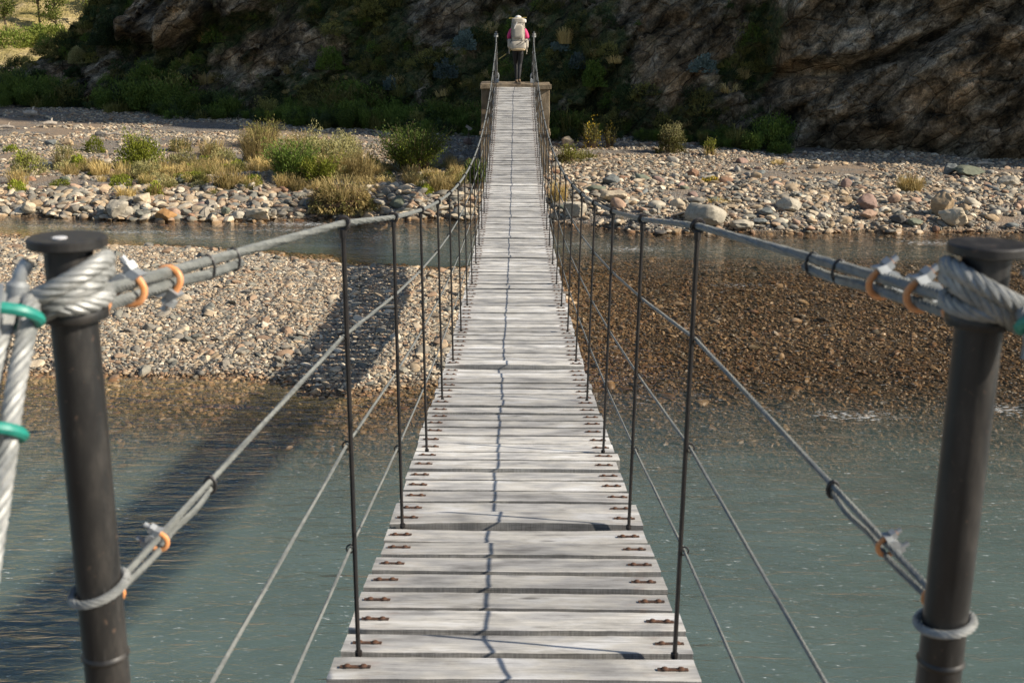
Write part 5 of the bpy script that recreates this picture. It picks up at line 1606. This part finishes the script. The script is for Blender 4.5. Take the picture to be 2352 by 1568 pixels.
# ------------------------------------------------------------------ hiker
M_SKIN = mat_simple('skin', (.50, .30, .20), 0.6, 0.0, 0.1, 60)
M_LEG = mat_simple('black_leggings', (.009, .009, .011), 0.75, 0.0, 0.2, 30)
M_PINK = mat_simple('pink_jacket', (.62, .035, .16), 0.7, 0.0, 0.2, 40, 0.4, 0.004)
M_NAVY = mat_simple('dark_sleeve', (.02, .022, .04), 0.8, 0.0, 0.2, 40)
M_PACK = mat_simple('beige_pack_cloth', (.46, .41, .33), 0.85, 0.0, 0.2, 50, 0.5, 0.003, 0.3, True, (.36, .33, .28), 10)
M_PACK2 = mat_simple('sand_pack_base', (.52, .40, .24), 0.85, 0.0, 0.2, 50)
M_STRAP = mat_simple('black_strap', (.03, .03, .03), 0.7)
M_CAP = mat_simple('white_cap_cloth', (.72, .69, .64), 0.85, 0.0, 0.1, 40)
M_HAIR = mat_simple('brown_hair', (.07, .04, .025), 0.6)
M_SHOE = mat_simple('tan_hiking_shoe', (.22, .14, .07), 0.8, 0.0, 0.3, 80, col2=(.10, .08, .06), blot=30)
M_SOLE = mat_simple('shoe_sole', (.04, .035, .03), 0.8)
M_POLE = mat_simple('yellow_pole', (.55, .42, .12), 0.5)

def skin_mesh(name, verts, edges, radii, root=0, sub=2):
    me = bpy.data.meshes.new(name)
    bm = bmesh.new()
    lay = bm.verts.layers.skin.verify()
    vs = [bm.verts.new(v) for v in verts]
    for a, b in edges: bm.edges.new((vs[a], vs[b]))
    for i, v in enumerate(vs):
        r = radii[i]; r = (r, r) if not isinstance(r, tuple) else r
        v[lay].radius = r; v[lay].use_root = (i == root)
    bm.to_mesh(me); bm.free()
    o = bpy.data.objects.new('tmp', me); COL.objects.link(o)
    m = o.modifiers.new('skin', 'SKIN'); m.use_smooth_shade = True; m.branch_smoothing = .6
    s = o.modifiers.new('sub', 'SUBSURF'); s.levels = sub; s.render_levels = sub
    dg = bpy.context.evaluated_depsgraph_get()
    res = bpy.data.meshes.new_from_object(o.evaluated_get(dg))
    bpy.data.objects.remove(o); bpy.data.meshes.remove(me)
    res.name = name
    return res

PXX, PYY = .08, 31.86
person = empty('person', (PXX, PYY, PLAT))
tag(person, 'hiker in black leggings and pink jacket seen from behind, stepping onto the far pier', 'person')
# joints; x right, y away from the camera, z up
V = [(0, 0, .90), (0, .01, 1.05), (0, .03, 1.22), (0, .05, 1.36), (0, .07, 1.43), (0, .10, 1.52), (0, .12, 1.62), (0, .12, 1.67)]
Rd = [(.125, .10), (.115, .09), (.135, .10), (.13, .09), (.055, .055), (.060, .065), (.078, .088), (.055, .065)]
E = [(i, i + 1) for i in range(7)]
def add(p, r, parent):
    V.append(p); Rd.append(r); E.append((parent, len(V) - 1)); return len(V) - 1
def legc(sx, knee, ankle, toe):
    a = add((sx * .085, .0, .84), (.088, .095), 0)
    b = add((sx * .080 + (knee[0] - sx * .08) * .5, knee[1] * .5, .66), .074, a)
    k = add(knee, .050, b)
    c = add(((knee[0] + ankle[0]) / 2, (knee[1] + ankle[1]) / 2 - .015, (knee[2] + ankle[2]) / 2 + .05), .050, k)
    an = add(ankle, .031, c)
    f = add((ankle[0], ankle[1] + .06, ankle[2] - .045), .034, an)
    add(toe, .026, f)
    return an
legc(-1, (-.050, .15, .49), (-.035, .10, .10), (-.035, .24, .035))
legc(1, (.060, .02, .47), (.040, -.19, .15), (.045, -.07, .04))
def armc(sx):
    s = add((sx * .165, .03, 1.36), .056, 3)
    e = add((sx * .245, -.005, 1.11), .042, s)
    w = add((sx * .170, .20, 1.17), .028, e)
    h = add((sx * .135, .245, 1.22), (.030, .020), w)
    for k in range(4):
        b = Vector((sx * (.150 - .012 * k), .262, 1.250 - .016 * k))
        f1 = add(tuple(b), .0085, h)
        f2 = add(tuple(b + Vector((-sx * .022, .020 - .002 * k, .010))), .008, f1)
        add(tuple(b + Vector((-sx * .040, .002, .012))), .007, f2)
    t1 = add((sx * .120, .225, 1.245), .010, h)
    add((sx * .100, .235, 1.262), .008, t1)
armc(-1); armc(1)
me = skin_mesh('body', V, E, Rd)
body = link('body', me, [M_SKIN, M_LEG], person)
for p in me.polygons: p.material_index = 1 if p.center.z < .98 else 0
# face: nose, mouth, ears, eyes looking away from the camera
mb = MB()
mb.tube([(0, .205, 1.625), (0, .228, 1.595), (0, .212, 1.588)], [.008, .012, .008], 8)
mb.tube([(-.022, .203, 1.565), (0, .209, 1.563), (.022, .203, 1.565)], .005, 6)
for sx in (-1, 1):
    mb.lathe((sx * .080, .115, 1.585), [(0, 0), (.012, .008), (.016, .028), (.010, .046), (0, .050)], 10)
mb.build('face', M_SKIN, person)
mb = MB()
for sx in (-1, 1): mb.lathe((sx * .030, .196, 1.622), [(0, 0), (.010, .004), (.012, .011), (.008, .019), (0, .021)], 10)
mb.build('eyes', mat_simple('eye', (.1, .08, .06), .3), person)
# jacket: body and sleeves
JV = [(0, .0, .98), (0, .01, 1.08), (0, .03, 1.22), (0, .05, 1.35), (0, .08, 1.44)]
JR = [(.145, .12), (.142, .115), (.155, .125), (.148, .11), (.065, .062)]
JE = [(0, 1), (1, 2), (2, 3), (3, 4)]
for sx in (-1, 1):
    for p, r in [((sx * .175, .03, 1.37), .075), ((sx * .215, .005, 1.25), .078), ((sx * .247, -.012, 1.12), .070)]:
        JV.append(p); JR.append(r)
    n0 = len(JV) - 3; JE += [(3, n0), (n0, n0 + 1), (n0 + 1, n0 + 2)]
link('jacket', skin_mesh('jacket', JV, JE, JR), M_PINK, person)
for sx in (-1, 1):
    link('sleeve', skin_mesh('sleeve', [(sx * .250, -.012, 1.14), (sx * (.262 if sx < 0 else .285), .02, 1.09), (sx * .215, .12, 1.13), (sx * .17, .20, 1.17)], [(0, 1), (1, 2), (2, 3)], [.060, .052, .044, .036]), M_NAVY, person)
# shoes
for (nm, ax, ay, az, tx) in (('shoe', -.035, .10, .04, -.035), ('shoe', .040, -.19, .06, .045)):
    s = link('shoe', skin_mesh('shoe', [(ax, ay - .035, az + .01), (ax, ay + .03, az + .035), (tx, ay + .10, az), (tx, ay + .165, az - .005)], [(0, 1), (1, 2), (2, 3)], [.042, .045, .042, .036]), M_SHOE, person)
    mb = MB(); mb.box(((ax + tx) / 2, ay + .06, .009), (.085, .27, .018), 0); mb.build('sole', M_SOLE, s, False)
# cap with its peak forward
mb = MB()
mb.lathe((0, .12, 1.635), [(.098, -.012), (.099, .0), (.097, .03), (.082, .066), (.05, .090), (.012, .099), (0, .10)], 24)
mb.tube([(0, .12, 1.732), (0, .12, 1.742)], [.010, .006], 8)
cp = mb.build('cap', M_CAP, person)
mb = MB()
for k in range(7):
    a = math.pi * (k / 6)
    pass
mb.add([(.085 * math.cos(math.pi * k / 8), .12 + .085 * math.sin(math.pi * k / 8), 1.630) for k in range(9)] + [(.092 * math.cos(math.pi * k / 8), .14 + .165 * math.sin(math.pi * k / 8), 1.618) for k in range(9)]
       + [(.085 * math.cos(math.pi * k / 8), .12 + .085 * math.sin(math.pi * k / 8), 1.624) for k in range(9)] + [(.092 * math.cos(math.pi * k / 8), .14 + .165 * math.sin(math.pi * k / 8), 1.612) for k in range(9)],
       [(k, k + 1, k + 10, k + 9) for k in range(8)] + [(k + 18, k + 27, k + 28, k + 19) for k in range(8)] + [(k + 9, k + 10, k + 28, k + 27) for k in range(8)])
mb.build('peak', M_CAP, cp)
mb = MB()
mb.lathe((0, .105, 1.54), [(.02, 0), (.062, .01), (.082, .04), (.088, .08), (.086, .11)], 20)
mb.build('hair', M_HAIR, person)

# backpack worn by the hiker
pack = empty('backpack', (PXX, PYY - .15, PLAT + .96))
tag(pack, 'large beige trekking backpack on the back of the hiker', 'backpack')
def blob(name, c, s, m, parent, e=.55, seed=1, wr=.03, taper=0.0):
    """puffed cloth volume"""
    n1, n2 = 28, 18
    VV = []
    for i in range(n2 + 1):
        ph = -math.pi / 2 + math.pi * i / n2
        for k in range(n1):
            th = 2 * math.pi * k / n1
            f = lambda v: math.copysign(abs(v) ** e, v)
            x = f(math.cos(ph)) * f(math.cos(th)); y = f(math.cos(ph)) * f(math.sin(th)); z = f(math.sin(ph))
            VV.append((x, y, z))
    VV = np.array(VV)
    d = 1 + wr * fbm(VV[:, 0] * 2 + seed, VV[:, 1] * 2, VV[:, 2] * 3.5, 4, seed)
    VV = VV * d[:, None]
    VV[:, 0] *= 1 - taper * VV[:, 2]
    VV = VV * np.array(s) / 2 + np.array(c)
    F = [(i * n1 + k, i * n1 + (k + 1) % n1, (i + 1) * n1 + (k + 1) % n1, (i + 1) * n1 + k) for i in range(n2) for k in range(n1)]
    return link(name, np_mesh(name, VV, F), m, parent, True)
blob('main_bag', (0, 0, .36), (.36, .27, .62), M_PACK, pack, .55, 2, .05, -.02)
blob('lid', (.0, .0, .635), (.33, .27, .15), M_PACK, pack, .5, 5, .06)
blob('front_pocket', (0, -.13, .37), (.26, .10, .36), M_PACK, pack, .5, 8, .06)
blob('lower_bag', (0, -.02, .02), (.45, .27, .24), M_PACK, pack, .55, 11, .06)
blob('base', (0, -.02, -.075), (.38, .26, .09), M_PACK2, pack, .5, 12, .05)
for sx in (-1, 1):
    blob('side_pocket', (sx * .215, .0, .06), (.12, .18, .24), M_PACK, pack, .6, 14 + sx, .06)
    mb = MB(); mb.tube([(sx * .225, .02, -.04), (sx * .232, .0, -.12), (sx * .225, -.01, -.20)], [.016, .013, .009], 8); mb.build('hanging_strap', M_PACK, pack)
    mb = MB(); mb.tube(smooth_path([(sx * .11, .10, .56), (sx * .13, .24, .50), (sx * .14, .32, .30), (sx * .14, .22, .10), (sx * .12, .10, .02)], 5), .018, 8); mb.build('shoulder_strap', M_STRAP, pack)
blob('rolled_mat', (.155, -.03, .635), (.11, .13, .10), M_CAP, pack, .7, 17, .08)
mb = MB()
mb.tube([(.15, -.155, .16), (.06, -.17, .08), (-.04, -.165, .03)], .006, 5)
mb.tube([(.13, -.10, .62), (.165, -.15, .45), (.17, -.14, .20), (.21, -.09, .04)], .006, 5)
mb.tube([(-.13, -.10, .62), (-.165, -.15, .45), (-.17, -.14, .20), (-.21, -.09, .04)], .006, 5)
mb.build('compression_strap', M_STRAP, pack)
mb = MB(); mb.tube([(-.09, -.175, .50), (-.05, -.19, .55), (-.03, -.18, .61)], .012, 6); mb.tube([(-.10, -.18, .44), (-.08, -.185, .50)], .012, 6); mb.build('pale_cord', M_CAP, pack)
mb = MB(); mb.tube([(-.24, .12, .70), (.22, .14, .72)], .008, 6); mb.build('stowed_stick', M_POLE, pack)
# trekking pole held low on the left
mb = MB()
mb.tube([(0, 0, 0), (.19, .05, .13)], .011, 6, 0); mb.tube([(.19, .05, .13), (.26, .07, .19)], .012, 6, 1); mb.tube([(.26, .07, .19), (.36, .09, .27)], .012, 6, 0)
tp = mb.build('trekking_pole', [M_POLE, M_STRAP]); tp.location = (PXX - .50, PYY + .12, PLAT + .62)
tag(tp, 'short yellow and black trekking pole sticking out at the left of the hiker', 'trekking pole')
